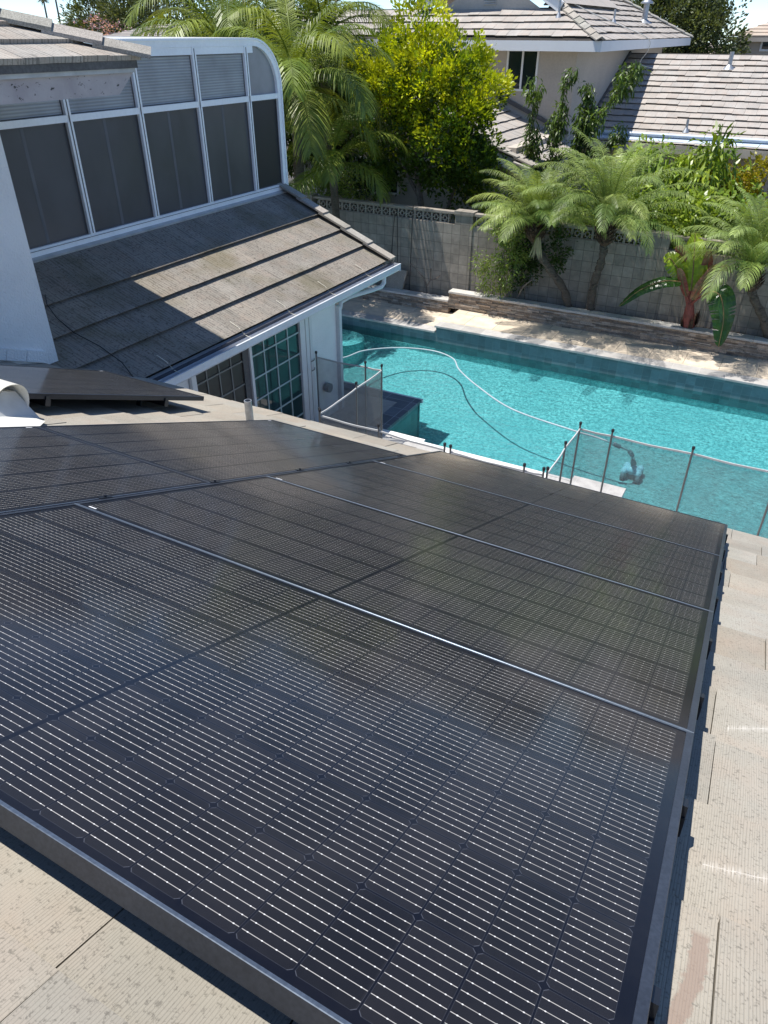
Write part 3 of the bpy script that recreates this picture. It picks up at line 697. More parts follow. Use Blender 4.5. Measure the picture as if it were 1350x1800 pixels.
ub = MB(); ub.bb(EXu-.06, EXu-.015, -3, EYu-.05, EZu-.075, EZu-.004); ub.bb(-9.4, EXu-.02, EYu-.1, EYu-.055, EZu-.075, EZu-.006); ub.build('eave_board', M['darkwood'], H)
uw = MB(); uw.bb(EXu-.05, EXu-.03, -3, EYu-.07, EZu-.11, EZu-.0751); uw.build('drip_strip', M['flash_grey'], H)
ubd = MB()
ubd.add([(EXu-.055, -3, EZu-.11), (EXu-.055, EYu-.08, EZu-.11), (EXu-.055, EYu-.30, EZu-.285), (EXu-.055, -3, EZu-.285),
         (EXu-.16, -3, EZu-.11), (EXu-.16, EYu-.08, EZu-.11), (EXu-.16, EYu-.30, EZu-.285), (EXu-.16, -3, EZu-.285)],
        [(0, 1, 2, 3), (4, 5, 6, 7), (0, 1, 5, 4), (1, 2, 6, 5), (2, 3, 7, 6)])
ubd.build('stucco_fascia', M['band'], H, normals=True)
sf = MB(); sf.bb(-9.4, EXu-.161, -3, EYu-.12, EZu-.125, EZu-.08); sf.build('soffit', M['stucco'], H)

# vent pipe and half-round metal cover
def on_roof(x, v, h): return roof_pt(x, v, TP+h)
vp_ = MB(); b0 = on_roof(-3.50, 4.86, 0.0)
n = 16
for r_, z0_, z1_ in ((.031, 0, .24),):
    o_ = [(b0.x+r_*math.cos(2*math.pi*k/n), b0.y+r_*math.sin(2*math.pi*k/n)) for k in range(n)]; i_ = [(b0.x+.024*math.cos(2*math.pi*k/n), b0.y+.024*math.sin(2*math.pi*k/n)) for k in range(n)]
    vs = [(a, c, b0.z-.02) for a, c in o_] + [(a, c, b0.z+z1_) for a, c in o_] + [(a, c, b0.z+z1_) for a, c in i_] + [(a, c, b0.z+.02) for a, c in i_]
    fs = [(j*n+k, j*n+(k+1) % n, (j+1)*n+(k+1) % n, (j+1)*n+k) for j in range(3) for k in range(n)] + [tuple(range(3*n, 4*n))]
    vp_.add(vs, fs)
tag(vp_.build('vent_pipe', M['galv'], loc=b0, normals=True), 'short galvanised vent pipe standing on the tiles left of the sliding door', 'vent pipe')
vc = empty('roof_vent_cover', on_roof(-4.1, 3.05, 0), 'curved cream sheet metal cover lying on the tiles at the left edge', 'vent cover')
hc = MB(); n = 18; RC = .115; x0_, x1_ = -5.3, -3.86
prof_o = []
for k in range(n+1):
    a = R(-38) + R(218)*k/n
    prof_o.append((math.cos(a)*RC, math.sin(a)*RC*1.0))
prof_o += [(-RC-.045, -.11)]
def hp(x, q, rr_=1.0): return on_roof(x, 2.98 + q[0]*rr_, .115 + q[1]*rr_)
m_ = len(prof_o); vs = [hp(x1_-.03*abs(q[0])/RC, q) for q in prof_o] + [hp(x0_, q) for q in prof_o] + [hp(x1_-.03*abs(q[0])/RC, q, .965) for q in prof_o] + [hp(x0_, q, .965) for q in prof_o]
fs = []
for k in range(m_-1): fs += [(k, k+1, m_+k+1, m_+k), (2*m_+k, 2*m_+k+1, 3*m_+k+1, 3*m_+k), (k, k+1, 2*m_+k+1, 2*m_+k)]
hc.add(vs, fs, smooth=True); hc.build('curved_sheet', M['flash'], vc)
tg = MB(); tg.add([on_roof(-3.84, 2.78, .01), on_roof(-3.84, 3.16, .01), on_roof(-3.95, 3.04, .17), on_roof(-3.95, 2.95, .17), on_roof(-5.2, 2.7, .01), on_roof(-5.2, 3.1, .01), on_roof(-5.2, 3.0, .15), on_roof(-5.2, 2.94, .15)],
                  [(0, 1, 2, 3), (0, 3, 7, 4), (1, 5, 6, 2), (2, 6, 7, 3)]); tg.build('saddle', M['flash_grey'], vc, normals=True)
fl2 = MB()
fl2.add([on_roof(-5.3, 2.45, .036), on_roof(-3.35, 2.45, .036), on_roof(-3.30, 2.62, .036), on_roof(-3.72, 3.08, .036), on_roof(-5.3, 3.08, .036)], [(0, 1, 2, 3, 4)]); fl2.build('flange', M['flash'], vc)

# cable across the lower roof
def lr(x, yy, h=.05): return (x, yy, lowZ(x)+h)
cbx = MB(); cbx.tube([lr(x_, y_, h_) for x_, y_, h_ in ((-7.05, 5.18, .05), (-6.9, 5.06, .07), (-6.72, 5.0, .055), (-6.46, 4.97, .06), (-6.2, 5.05, .05), (-5.91, 5.05, .055), (-5.70, 4.98, .045))], .005, 6)
tag(cbx.build('roof_cable', M['blackp'], loc=lr(-6.2, 5.1)), 'thin black cable trailing over the shaded lower roof tiles', 'cable')

# ================================================================== SOLAR PANELS
def make_panel():
    root = empty('solar_panel', (0, 0, 0), 'black solar panel', 'solar panel', 'black solar panels mounted on the tile roof')
    LX, LY = 2.098, 1.151; hx, hy = LX/2, LY/2; f = MB(); lw, sw_ = .0065, .017; zt2, zg, zb2 = .0018, 0.0, -.034
    def ring_(z, ix, iy): return [(-hx+ix, -hy+iy, z), (hx-ix, -hy+iy, z), (hx-ix, hy-iy, z), (-hx+ix, hy-iy, z)]
    A = ring_(zb2, 0, 0); B = ring_(zt2-.001, 0, 0); B2 = ring_(zt2, .001, .001); Ci = ring_(zt2, sw_, lw); Di = ring_(-.002, sw_+.0004, lw+.0004)
    vs = A+B+B2+Ci+Di; fs = []
    for j in range(4):
        for k in range(4): fs.append((j*4+k, j*4+(k+1) % 4, (j+1)*4+(k+1) % 4, (j+1)*4+k))
    f.add(vs, fs)
    for q_ in range(16):                                                # sky glint along the long lips, tinted into the frame colour
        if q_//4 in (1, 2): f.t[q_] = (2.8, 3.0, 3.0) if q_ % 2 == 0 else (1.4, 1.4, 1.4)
    f.bb(-hx, hx, -hy+.0002, -hy+.026, zb2-.0015, zb2); f.bb(-hx, hx, hy-.026, hy-.0002, zb2-.0015, zb2)
    f.bb(-hx-.0006, hx+.0006, -hy-.0006, -hy+.001, -.019, -.0165)
    f.build('frame', M['alu'], root)
    g_ = MB(); a, c = hx-.0165, hy-.0062
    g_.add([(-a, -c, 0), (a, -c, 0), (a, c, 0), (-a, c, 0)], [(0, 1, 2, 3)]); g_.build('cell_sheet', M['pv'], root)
    bk = MB(); bk.add([(-a, -c, -.006), (a, -c, -.006), (a, c, -.006), (-a, c, -.006)], [(0, 3, 2, 1)]); bk.build('backsheet', M['rail'], root)
    s_ = MB(); s_.bb(-hx+.050, -hx+.085, hy-.026, hy-.019, 0.0004, 0.0007); s_.build('sticker', M['sticker'], root)
    return root
pn = make_panel()
XR = .0958; VK = 5.2525
spots = []
for k, lb in enumerate(('black solar panel of the right block, at its far eave edge nearest the pool', 'black solar panel of the right block, second from the pool side',
                        'black solar panel of the right block, third from the pool side', 'black solar panel nearest the camera, along the bottom of the photo')):
    spots.append((XR-1.047, VK-.567-1.154*k, 0, lb))
spots += [(-2.583, 4.645-1.047, R(90), 'upright black solar panel just right of the short galvanised vent pipe'),
          (-2.583, 2.57-1.047, R(90), 'upright black solar panel cut by the left edge, below the curved metal cover'),
          (-4.62, 3.85, R(90), 'separate shaded solar panel beside the blue-white stucco wall')]
for i, (x, v, rz, lb) in enumerate(spots):
    o = pn if i == 0 else copy_tree(pn)
    o.matrix_basis = roof_frame(x, v, 0, rz); o['label'] = lb
# rails with end caps and feet
def rail(x0, x1, v, label, group, v_axis=False):
    mb = MB(); c = (x0+x1)/2
    fr = roof_frame(c, v, -.034); L = x1-x0
    mb.box((0, 0, -.026), (L, .038, .040))
    o = mb.build('mounting_rail', M['rail'], frame=fr); tag(o, label, 'mounting rail', group)
    k = x0+.05
    while k < x1:
        ft = MB(); ft.box((k-c, .03, -.072), (.045, .012, .07)); ft.box((k-c, -.005, -.102), (.05, .08, .008)); ft.build('foot', M['clampm'], o, frame=fr); k += .86
    ec = MB(); ec.box((L/2-.001, 0, -.026), (.006, .040, .042)); ec.box((L/2-.006, 0, .006), (.014, .032, .026))
    ec.build('end_clamp', M['clampm'], o, frame=fr)
    return o
for k in range(4):
    vc_ = VK-.567-1.154*k
    nm = ('the panel at the pool edge', 'the second panel', 'the third panel', 'the panel nearest the camera')[k]
    for j, dv in enumerate((-.27, .27)):
        rail(XR-2.13, XR+.014, vc_+dv, 'black mounting rail under %s, %s end showing at the right' % (nm, ('upper', 'lower')[j]), 'rails under the right block')
for v, w_n in ((4.2, 'far'), (3.0, 'middle'), (2.1, 'near'), (1.0, 'nearest')): rail(-3.17, -1.998, v, 'black mounting rail under the upright panels, the %s one' % w_n, 'rails under the upright panels')
for v, w_n in ((4.45, 'far'), (3.35, 'near')): rail(-5.2, -4.035, v, 'black mounting rail under the separate left panel, the %s one' % w_n, 'rails under the separate panel')
# clamps in the slot between the two blocks
for i, (v, lb) in enumerate(((1.95, 'dark clamp in the slot between panel blocks, left of the long bright seam'), (2.58, 'dark clamp in the slot where the left seam meets it'), (3.28, 'dark clamp in the slot, third from the left'),
                        (3.83, 'dark clamp in the slot, fourth from the left'), (4.55, 'dark clamp in the slot at its far end by the eave'))):
    mb = MB(); mb.box((0, 0, .002), (.020, .055, .006)); mb.tube([(0, 0, .004), (0, 0, .012)], .006, 6); mb.box((0, 0, -.02), (.014, .04, .04))
    fr = roof_frame(-2.008, v, 0)
    tag(mb.build('panel_clamp', M['clampm'], frame=fr), lb, 'clamp', 'clamps between the panel blocks')
# plastic feet (tile hooks) whose shadows show along the right edge
for i, v in enumerate((.98, 1.66, 2.32, 2.95, 3.85)):
    mb = MB(); mb.box((-.018, 0, -.095), (.05, .030, .02)); mb.box((-.004, 0, -.070), (.008, .022, .04)); mb.tube([(-.006, -.010, -.050), (.006, .010, -.050)], .005, 6)
    tag(mb.build('tile_hook', M['blackp'], frame=roof_frame(XR+.0, v, 0)), 'small black tile hook below the right panel edge, number %s counted from the camera' % ('one', 'two', 'three', 'four', 'five')[i], 'tile hook', 'tile hooks along the right edge')
# ================================================================== POOL FENCE (removable mesh)
FT = 1.2
def fence(label, runs, posts, bars=()):
    t = empty('pool_fence', (runs[0][0][0], runs[0][0][1], 0), label, 'mesh fence', 'removable mesh fences round the pool')
    for a, b_ in runs:
        a = Vector((a[0], a[1], 0)); b_ = Vector((b_[0], b_[1], 0)); d_ = b_-a; L = d_.length; n_ = max(2, int(L/.15)); d_.normalize()
        sd_ = Vector((-d_.y, d_.x, 0)); mb = MB(); vs = []
        # the fabric sags a little between its posts
        tp = []
        for i in range(n_+1):
            q = a + d_*(L*i/n_); sag = .012*math.sin(math.pi*i/n_)
            tp.append(q + Vector((0, 0, FT-.045-sag)) + sd_*.004*math.sin(i*1.7))
            vs += [q + Vector((0, 0, .03)), tp[-1]]
        mb.add(vs, [(2*i, 2*i+2, 2*i+3, 2*i+1) for i in range(n_)]); mb.build('mesh_panel', M['mesh'], t)
        wb = MB()
        for i in range(n_):
            p_, q_ = tp[i], tp[i+1]
            wb.add([p_+sd_*.006+Vector((0, 0, .011)), q_+sd_*.006+Vector((0, 0, .011)), q_+sd_*.006-Vector((0, 0, .011)), p_+sd_*.006-Vector((0, 0, .011)),
                    p_-sd_*.006+Vector((0, 0, .011)), q_-sd_*.006+Vector((0, 0, .011)), q_-sd_*.006-Vector((0, 0, .011)), p_-sd_*.006-Vector((0, 0, .011))],
                   [(0, 1, 2, 3), (4, 7, 6, 5), (0, 4, 5, 1), (3, 2, 6, 7)])
        wb.build('top_band', M['webbing'], t)
    for x, yy in posts:
        mb = MB(); mb.tube([(x, yy, 0), (x, yy, FT+.01)], .0125, 10); o = mb.build('post', M['post'], t)
        c = MB(); c.tube([(x, yy, FT+.01), (x, yy, FT+.02), (x, yy, FT+.045), (x, yy, FT+.052)], [.014, .019, .019, .012], 10); c.build('post_cap', M['blackp'], o)
    for bx in bars:
        mb = MB(); mb.tube(bx, .006, 6); mb.build('latch', M['blackp'], t)
fence('grey mesh pool fence enclosing the dark slate deck corner beside the white room', [((-5.96, 8.74), (-5.10, 8.76)), ((-5.10, 8.76), (-4.83, 8.77)), ((-4.83, 8.77), (-4.83, 8.04)), ((-4.83, 8.04), (-4.83, 7.10))],
      [(-5.95, 8.74), (-5.10, 8.76), (-4.83, 8.77), (-4.83, 8.04), (-4.83, 7.10)],
      [[(-5.99, 8.74, 1.13), (-5.95, 8.68, 1.13), (-5.95, 8.60, 1.13)], [(-5.99, 8.74, .98), (-5.95, 8.68, .98), (-5.95, 8.60, .98)]])
fence('long low-seen mesh pool fence whose pale top band runs just above the roof eave', [((-4.80, 7.07), (-3.93, 7.06)), ((-3.93, 7.06), (-3.01, 7.01)), ((-2.93, 7.0), (-2.02, 7.0)), ((-2.02, 7.0), (-1.80, 7.02))],
      [(-4.80, 7.07), (-3.93, 7.06), (-3.01, 7.01), (-2.93, 7.0), (-2.02, 7.0), (-1.80, 7.02)])
fence('mesh pool fence in front of the pool cleaner at the right', [((-1.765, 7.05), (-1.77, 7.74)), ((-1.77, 7.74), (-1.76, 8.33)), ((-1.76, 8.33), (-1.36, 8.33)), ((-1.36, 8.33), (-.42, 8.34)), ((-.42, 8.34), (.52, 8.33)), ((.52, 8.33), (1.46, 8.33))],
      [(-1.765, 7.05), (-1.77, 7.74), (-1.76, 8.33), (-1.36, 8.33), (-.42, 8.34), (.52, 8.33), (1.46, 8.33)])

# ------------------------------------------------------------------ hose and cleaner
def smooth(P, k=6):
    P = [Vector(q) for q in P]; out = []
    for i in range(len(P)-1):
        p0 = P[max(i-1, 0)]; p1 = P[i]; p2 = P[i+1]; p3 = P[min(i+2, len(P)-1)]
        for j in range(k):
            t = j/k; out.append(.5*((2*p1)+(-p0+p2)*t+(2*p0-5*p1+4*p2-p3)*t*t+(-p0+3*p1-3*p2+p3)*t**3))
    return out+[P[-1]]
hs_ = MB()
hz = -.092
hs_.tube(smooth([(-8.6, 10.7, hz), (-7.9, 11.1, hz), (-7.28, 11.57, hz), (-7.09, 12.13, hz), (-6.56, 12.61, hz), (-5.88, 12.80, hz), (-5.35, 12.62, hz), (-5.0, 12.15, hz), (-4.39, 11.60, hz), (-3.51, 11.0, hz), (-2.44, 10.74, hz), (-1.95, 10.68, hz-.005), (-1.62, 10.66, hz-.06), (-1.44, 10.76, -.25), (-1.39, 10.92, -.45)]), .0145, 10)
ho = tag(hs_.build('pool_hose', M['hose'], loc=(-4.4, 11.6, hz)), 'pale suction hose floating in a long S curve across the pool', 'hose')
jn = MB(); jn.tube([(-1.69, 10.64, hz-.03), (-1.58, 10.67, hz-.07)], .034, 10); jn.build('hose_joint', M['robot_d'], ho)
jn = MB(); jn.tube([(-1.44, 10.76, -.25), (-1.40, 10.86, -.36)], .036, 10); jn.build('hose_joint', M['robot_d'], ho)
RB = empty('pool_cleaner', (-1.37, 11.0, -.82), 'pale blue four-lobed pool cleaner on the pool floor behind the right fence', 'pool cleaner')
rb = MB()
def lobe(mb, cx, cy, cz, rx, ry, rz, n1=14, n2=8, tint=None):
    vs = []
    for j in range(1, n2):
        th = math.pi*j/n2
        for k in range(n1): a = 2*math.pi*k/n1; vs.append((cx+rx*math.sin(th)*math.cos(a), cy+ry*math.sin(th)*math.sin(a), cz+rz*math.cos(th)))
    top = len(vs); vs += [(cx, cy, cz+rz), (cx, cy, cz-rz)]
    fs = [(j*n1+k, j*n1+(k+1) % n1, (j+1)*n1+(k+1) % n1, (j+1)*n1+k) for j in range(n2-2) for k in range(n1)]
    fs += [(top, (k+1) % n1, k) for k in range(n1)] + [(top+1, (n2-2)*n1+k, (n2-2)*n1+(k+1) % n1) for k in range(n1)]
    mb.add(vs, fs, True, tint)
lobe(rb, -1.37, 11.0, -.68, .135, .11, .08)
for sx_ in (-1, 1):
    for sy_ in (-1, 1): lobe(rb, -1.37+sx_*.11, 11.0+sy_*.085, -.68, .055, .09, .055)
rb.build('body', M['robot'], RB)
for sx_ in (-1, 1):
    for sy_ in (-1, 1):
        q = MB(); q.tube([(-1.37+sx_*.12-.028, 11.0+sy_*.13, -.755), (-1.37+sx_*.12+.028, 11.0+sy_*.13, -.755)], .072, 18); q.build('wheel', M['robot_d'], RB)
q = MB(); q.tube([(-1.37, 10.98, -.56), (-1.385, 10.94, -.48), (-1.39, 10.91, -.44)], [.05, .036, .034], 12); q.build('swivel', M['robot_d'], RB)
q = MB(); q.tube([(-3.53, 9.95, -.82), (-3.53, 9.95, -.70)], .012, 6); q.tube([(-3.53, 9.95, -.83), (-3.53, 9.95, -.815)], .04, 10)
tag(q.build('drain_peg', M['blackp'], loc=(-3.53, 9.95, -.83)), 'small dark peg standing on the pool floor right of the hose shadow', 'peg')

# ================================================================== PLANTS
def leaf(mb, p_, d_, L, w_, nrm, droop=.0, tint=None, fold=.0, seg=2):
    d_ = d_.normalized(); s_ = d_.cross(nrm)
    if s_.length < 1e-4: s_ = Vector((1, 0, 0))
    s_.normalize(); n_ = s_.cross(d_).normalized()
    if seg == 1:
        a = p_ + d_*L*.5 - Vector((0, 0, droop*L*.3)); b_ = p_ + d_*L - Vector((0, 0, droop*L))
        mb.add([p_, a-s_*w_/2, b_, a+s_*w_/2], [(0, 1, 2, 3)], tint=tint); return
    a = p_ + d_*L*.35 - Vector((0, 0, droop*L*.12)); c = p_ + d_*L*.7 - Vector((0, 0, droop*L*.5)); b_ = p_ + d_*L - Vector((0, 0, droop*L))
    f = n_*fold*w_
    mb.add([p_, a-s_*w_/2+f, a, a+s_*w_/2+f, c-s_*w_*.4+f, c, c+s_*w_*.4+f, b_], [(0, 1, 2), (0, 2, 3), (1, 4, 5, 2), (2, 5, 6, 3), (4, 7, 5), (5, 7, 6)], tint=tint)
def rv(): 
    while True:
        q = Vector((U(-1, 1), U(-1, 1), U(-1, 1)))
        if .05 < q.length < 1: return q
def foliage(mb, ells, n, L, w_, clump=26, cr=.16, shell=.55, droop=.2, up=.35, cut=None, seg=1, tv=.25, flush=None):
    # ells: (centre, radii); leaves gathered in clumps spread through the outer part of each ellipsoid
    tot = sum(e[1][0]*e[1][1]*e[1][2] for e in ells)
    for c, r_ in ells:
        m_ = int(n*(r_[0]*r_[1]*r_[2])/tot/clump)+1; c = Vector(c)
        for _ in range(m_):
            q = rv().normalized()*(shell+(1-shell)*random.random()**.6)*U(.86, 1.1)
            cc = c + Vector((q.x*r_[0], q.y*r_[1], q.z*r_[2]))
            if cut and cut(cc): continue
            out = q.normalized(); k = U(1-tv, 1+tv); hb = U(-.08, .08); tn = (k*(1+hb), k, k*(1-hb))
            if flush:                                      # clumps more often pale higher up, dark lower down
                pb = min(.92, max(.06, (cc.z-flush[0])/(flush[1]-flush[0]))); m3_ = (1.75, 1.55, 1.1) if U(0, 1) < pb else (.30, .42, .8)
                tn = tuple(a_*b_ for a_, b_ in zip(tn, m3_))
            cs = cr*U(.6, 1.3)
            for _ in range(int(clump*U(.6, 1.4))):
                o_ = rv(); pp = cc + o_*cs; dd = (o_*.8 + out*.6 + Vector((0, 0, up)) + rv()*.5)
                k2 = U(.85, 1.15)
                leaf(mb, pp, dd, L*U(.7, 1.25), w_*U(.8, 1.2), rv()*.9+Vector((0, 0, .55))+out*.5, droop*U(0, 2), (tn[0]*k2, tn[1]*k2, tn[2]*k2), seg=seg)
def frond(mb, p_, az, el, L, nl, ll, lw, bend, leaf_droop=.4, vee=.5, tint=None, stem=.02, sag_all=0, tipw=.25, bare=.12, stem_tint=None, twist=0.0, jit=.12):
    # rachis curving under its own weight, leaflets in two rows
    P = [Vector(p_)]; e = el; N = 16; T = []
    for i in range(N):
        d_ = Vector((math.cos(az)*math.cos(e), math.sin(az)*math.cos(e), math.sin(e))); T.append(d_); P.append(P[-1]+d_*L/N); e -= bend/N*(.4+1.2*i/N); e = max(e, -1.45); az += twist/N
    T.append(T[-1])
    mb.tube(P, [stem*(1-.85*i/N) for i in range(N+1)], 5, False, tint=stem_tint or (1.15, 1.1, .8))
    for k in range(nl):
        t = bare + (1-bare)*(k+.5)/nl; f = t*N; i = min(int(f), N-1); q = P[i].lerp(P[i+1], f-i); d_ = T[i]
        side = d_.cross(Vector((0, 0, 1)))
        if side.length < .05: side = Vector((-math.sin(az), math.cos(az), 0))
        side.normalize(); upv = side.cross(d_).normalized()
        prof_ = (math.sin(math.pi*min(1, (t-bare)/(1-bare)*.80+.16)))**.7
        for s_ in (-1, 1):
            l_ = ll*prof_*U(1-jit, 1+jit)
            dd = side*s_*1.0 + d_*(.55+.5*t) + upv*(vee*U(.5, 1.3)) + rv()*.10
            k2 = U(.82, 1.18); tn = tuple(c*k2 for c in (tint or (1, 1, 1)))
            dd.normalize(); a = q; sd_ = dd.cross(upv)
            if sd_.length < .01: continue
            sd_.normalize(); w2 = lw/2*U(.8, 1.2)
            b_ = q + dd*l_*.42 - Vector((0, 0, leaf_droop*l_*.10)); c = q + dd*l_*.78 - Vector((0, 0, leaf_droop*l_*.42)); e_ = q + dd*l_ - Vector((0, 0, leaf_droop*l_*.85))
            mb.add([a-sd_*w2*.6, a+sd_*w2*.6, b_+sd_*w2, b_-sd_*w2, c+sd_*w2*.8, c-sd_*w2*.8, e_], [(0, 1, 2, 3), (3, 2, 4, 5), (5, 4, 6)], tint=tn)
def pygmy(base, pts, head, R_, nf, label, seed, azbias=None, elb=0):
    random.seed(seed)
    t = empty('date_palm', base, label, 'palm tree', 'small date palms in the planter')
    P = smooth(pts, 5); n_ = len(P)
    tr_ = MB(); tr_.tube(P, [.062+.012*math.sin(i*2.1)+.02*(1-i/n_) for i in range(n_)], 9)
    for i in range(130):
        f = random.random()*(n_-2); k = int(f); q = P[k].lerp(P[k+1], f-k); a = U(0, 6.28); o_ = Vector((math.cos(a), math.sin(a), 0))
        tr_.box(q+o_*.066, (.03, .03, .028), Matrix.Rotation(a, 3, 'Z') @ Matrix.Rotation(.5, 3, 'Y'), tint=(U(.6, 1.4),)*3)
    tr_.build('trunk', M['trunk'], t)
    hd_ = MB(); H0 = Vector(P[-1]); Ht = Vector(head)
    ax_ = (Ht-H0)
    for j in range(13):
        f = j/12; rr_ = .075+.105*math.sin(math.pi*min(1, f*.75+.12))
        for k in range(13):
            a = 2*math.pi*(k+.5*(j % 2))/13; o_ = Vector((math.cos(a), math.sin(a), 0)); q = H0+ax_*f+o_*rr_
            dd = (o_*.75+Vector((0, 0, .9))).normalized()
            leaf(hd_, q-dd*.03, dd, U(.08, .13), .055, o_, 0, (U(.6, 1.5),)*3, seg=1)
    hd_.tube([H0-ax_*.1, H0+ax_*.25, H0+ax_*.6, Ht], [.07, .14, .15, .08], 12)
    for k in range(30): a = U(0, 6.28); o_ = Vector((math.cos(a), math.sin(a), 0)); q = H0.lerp(Ht, U(.1, .9))+o_*.15; hd_.tube([q, q+o_*.05+Vector((0, 0, U(-.02, .1)))], .006, 4, tint=(1.2, 1, .7))
    hd_.build('leaf_bases', M['husk'], t)
    cr_ = MB()
    for i in range(nf):
        a = i*2.39996+U(-.2, .2); f = i/nf
        el = R(88) - f*R(66) + U(-.1, .1) + elb
        L = R_*U(.85, 1.1)*(1.0 if f > .15 else .9)
        k = U(.85, 1.2); frond(cr_, Ht+Vector((math.cos(a)*.03, math.sin(a)*.03, -f*.08)), a, el, L, 54, .27, .011, U(1.1, 1.8) + .6*f*(random.random() < .3), .75, .30, (k*U(.95, 1.1), k, k*U(.9, 1.1)), .011, bare=.08)
    cr_.build('crown', M['pyg'], t)
    return t
pygmy((-3.72, 14.60, .57), [(-3.72, 14.72, .5), (-3.86, 14.62, .95), (-4.16, 14.48, 1.35), (-4.42, 14.36, 1.72), (-4.48, 14.30, 1.92)], (-4.50, 14.28, 2.24), 1.5, 42, 'small date palm with curved trunk and green vine at its foot, leftmost in the planter', 11)
pygmy((-3.29, 14.60, .57), [(-3.29, 14.72, .5), (-3.30, 14.66, 1.1), (-3.20, 14.55, 1.6), (-3.17, 14.45, 1.98)], (-3.20, 14.42, 2.38), 1.9, 48, 'tallest small date palm with a thick brown head, middle of the planter', 12)
pygmy((0.1, 14.60, .57), [(.06, 14.72, .5), (-.15, 14.62, .95), (-.40, 14.50, 1.32), (-.50, 14.42, 1.52)], (-.56, 14.38, 1.92), 1.55, 42, 'small date palm leaning left at the right edge of the planter', 13, elb=.12)
sw_ = MB(); random.seed(4)
for i in range(26): leaf(sw_, Vector((-4.36+U(-.03, .03), 14.16, 2.02)), Vector((U(-.3, .3), U(-.4, .1), -1)), U(.25, .42), .02, Vector((0, 1, 0)), .1, (U(.8, 1.2),)*3)
tag(sw_.build('dry_flower_stalk', M['straw'], loc=(-4.36, 14.16, 2.0)), 'dry straw flower stalk hanging from the leftmost small date palm', 'flower stalk')

# red banana
random.seed(21)
BN = empty('red_banana_plant', (-1.40, 14.62, .57), 'red stemmed banana plant with large green and red leaves in front of the block wall', 'banana plant')
M['ban_g'] = leafmat('banana_green', (.20, .32, .02), .28, .45, .25, 3, alt=(.44, .56, .045)); M['ban_d'] = leafmat('banana_dark_green', (.035, .085, .018), .25, .25, .3, 3)
M['ban_r'] = leafmat('banana_red', (.38, .075, .055), .35, .35, .3, 5, alt=(.38, .22, .12)); M['ban_y'] = leafmat('banana_yellowed', (.42, .33, .12), .5, .3, .3, 5, alt=(.10, .13, .03))
M['ban_s'] = mk('banana_stem', (.30, .065, .05), .42, 0, .4, 5, .3, 30)
M['ban_m'] = mk('banana_midrib', (.20, .13, .045), .45, 0, .3, 5)
q = MB(); q.tube(smooth([(-1.38, 14.64, .5), (-1.41, 14.60, .72), (-1.43, 14.56, .95), (-1.45, 14.53, 1.12)]), [.135, .13, .125, .12, .12, .115, .11, .105, .10, .10, .095, .09, .085, .08, .075, .07, .065, .06, .05], 12); q.build('stem', M['ban_s'], BN)
q = MB()
for k in range(14):                                                     # dry sheaths wrapped round the foot
    a = U(0, 6.28); b0_ = Vector((-1.39+.12*math.cos(a), 14.63+.12*math.sin(a), .55)); leaf(q, b0_, Vector((math.cos(a)*.15, math.sin(a)*.15, 1)), U(.2, .4), .09, Vector((math.cos(a), math.sin(a), 0)), 0, (U(.5, 1.2),)*3, fold=.1)
q.build('dry_sheath', M['husk'], BN)
def big_leaf(path, wmax, mat, nrm=(0, -1, .3), tears=.3, fold=.18, name='leaf_blade', rip=.0):
    P = smooth(path, 8); n_ = len(P); mb = MB(); nv = Vector(nrm).normalized(); L_ = []; 
    for i, q_ in enumerate(P):
        d_ = (P[min(i+1, n_-1)]-P[max(i-1, 0)]).normalized(); s_ = d_.cross(nv).normalized(); n2 = s_.cross(d_)
        t = i/(n_-1); w_ = wmax*(math.sin(math.pi*min(1, max(0, .04+t*.96))**.75))**.6
        L_.append((q_, s_, n2, w_))
    for sgn in (-1, 1):
        rows = []
        for i, (q_, s_, n2, w_) in enumerate(L_):
            rows.append([q_ + s_*sgn*w_*u_ + n2*(fold*w_*u_ - .35*w_*u_*u_) + n2*.006*(i % 2)*u_ for u_ in (0, .35, .7, 1)])
        for i in range(n_-1):
            k = U(.86, 1.12)
            a, b_ = rows[i], rows[i+1]
            if U(0, 1) < tears:                      # a tear: pull the outer edge back towards the midrib
                b_ = [b_[0], b_[1], b_[2].lerp(a[2], .35), b_[3].lerp(a[3], .55)]
            mb.add(a+b_, [(0, 1, 5, 4), (1, 2, 6, 5), (2, 3, 7, 6)], tint=(k, k, k), smooth=False)
    o = mb.build(name, mat, BN)
    mr = MB(); mr.tube(P, [.014*(1-.8*i/n_)+.003 for i in range(n_)], 6); mr.build('midrib', M['ban_m'], o)
def petiole(a, b_): mb = MB(); mb.tube(smooth([a, (Vector(a)+Vector(b_))/2+Vector((0, 0, .03)), b_], 4), [.026, .024, .022, .020, .019, .018, .017, .016, .015], 8); mb.build('leaf_stalk', M['ban_s'], BN)
TOP = (-1.45, 14.52, 1.05)
big_leaf([(-1.46, 14.34, 1.36), (-1.50, 14.36, 1.68), (-1.57, 14.46, 2.02), (-1.64, 14.60, 2.30)], .235, M['ban_g'], (-.1, -1, .5), .05)
big_leaf([(-1.40, 14.46, 1.36), (-1.33, 14.42, 1.62), (-1.30, 14.42, 1.86), (-1.34, 14.42, 2.10)], .12, M['ban_r'], (.5, -1, 0), .05)
big_leaf([(-1.56, 14.42, 1.50), (-1.78, 14.34, 1.72), (-1.93, 14.30, 1.88), (-2.0, 14.26, 1.80)], .17, M['ban_g'], (-.2, -1, .6), .5)
big_leaf([(-1.52, 14.45, 1.52), (-1.66, 14.42, 1.82), (-1.80, 14.40, 2.02), (-1.90, 14.38, 2.06)], .10, M['ban_r'], (-.2, -1, .4), .4)
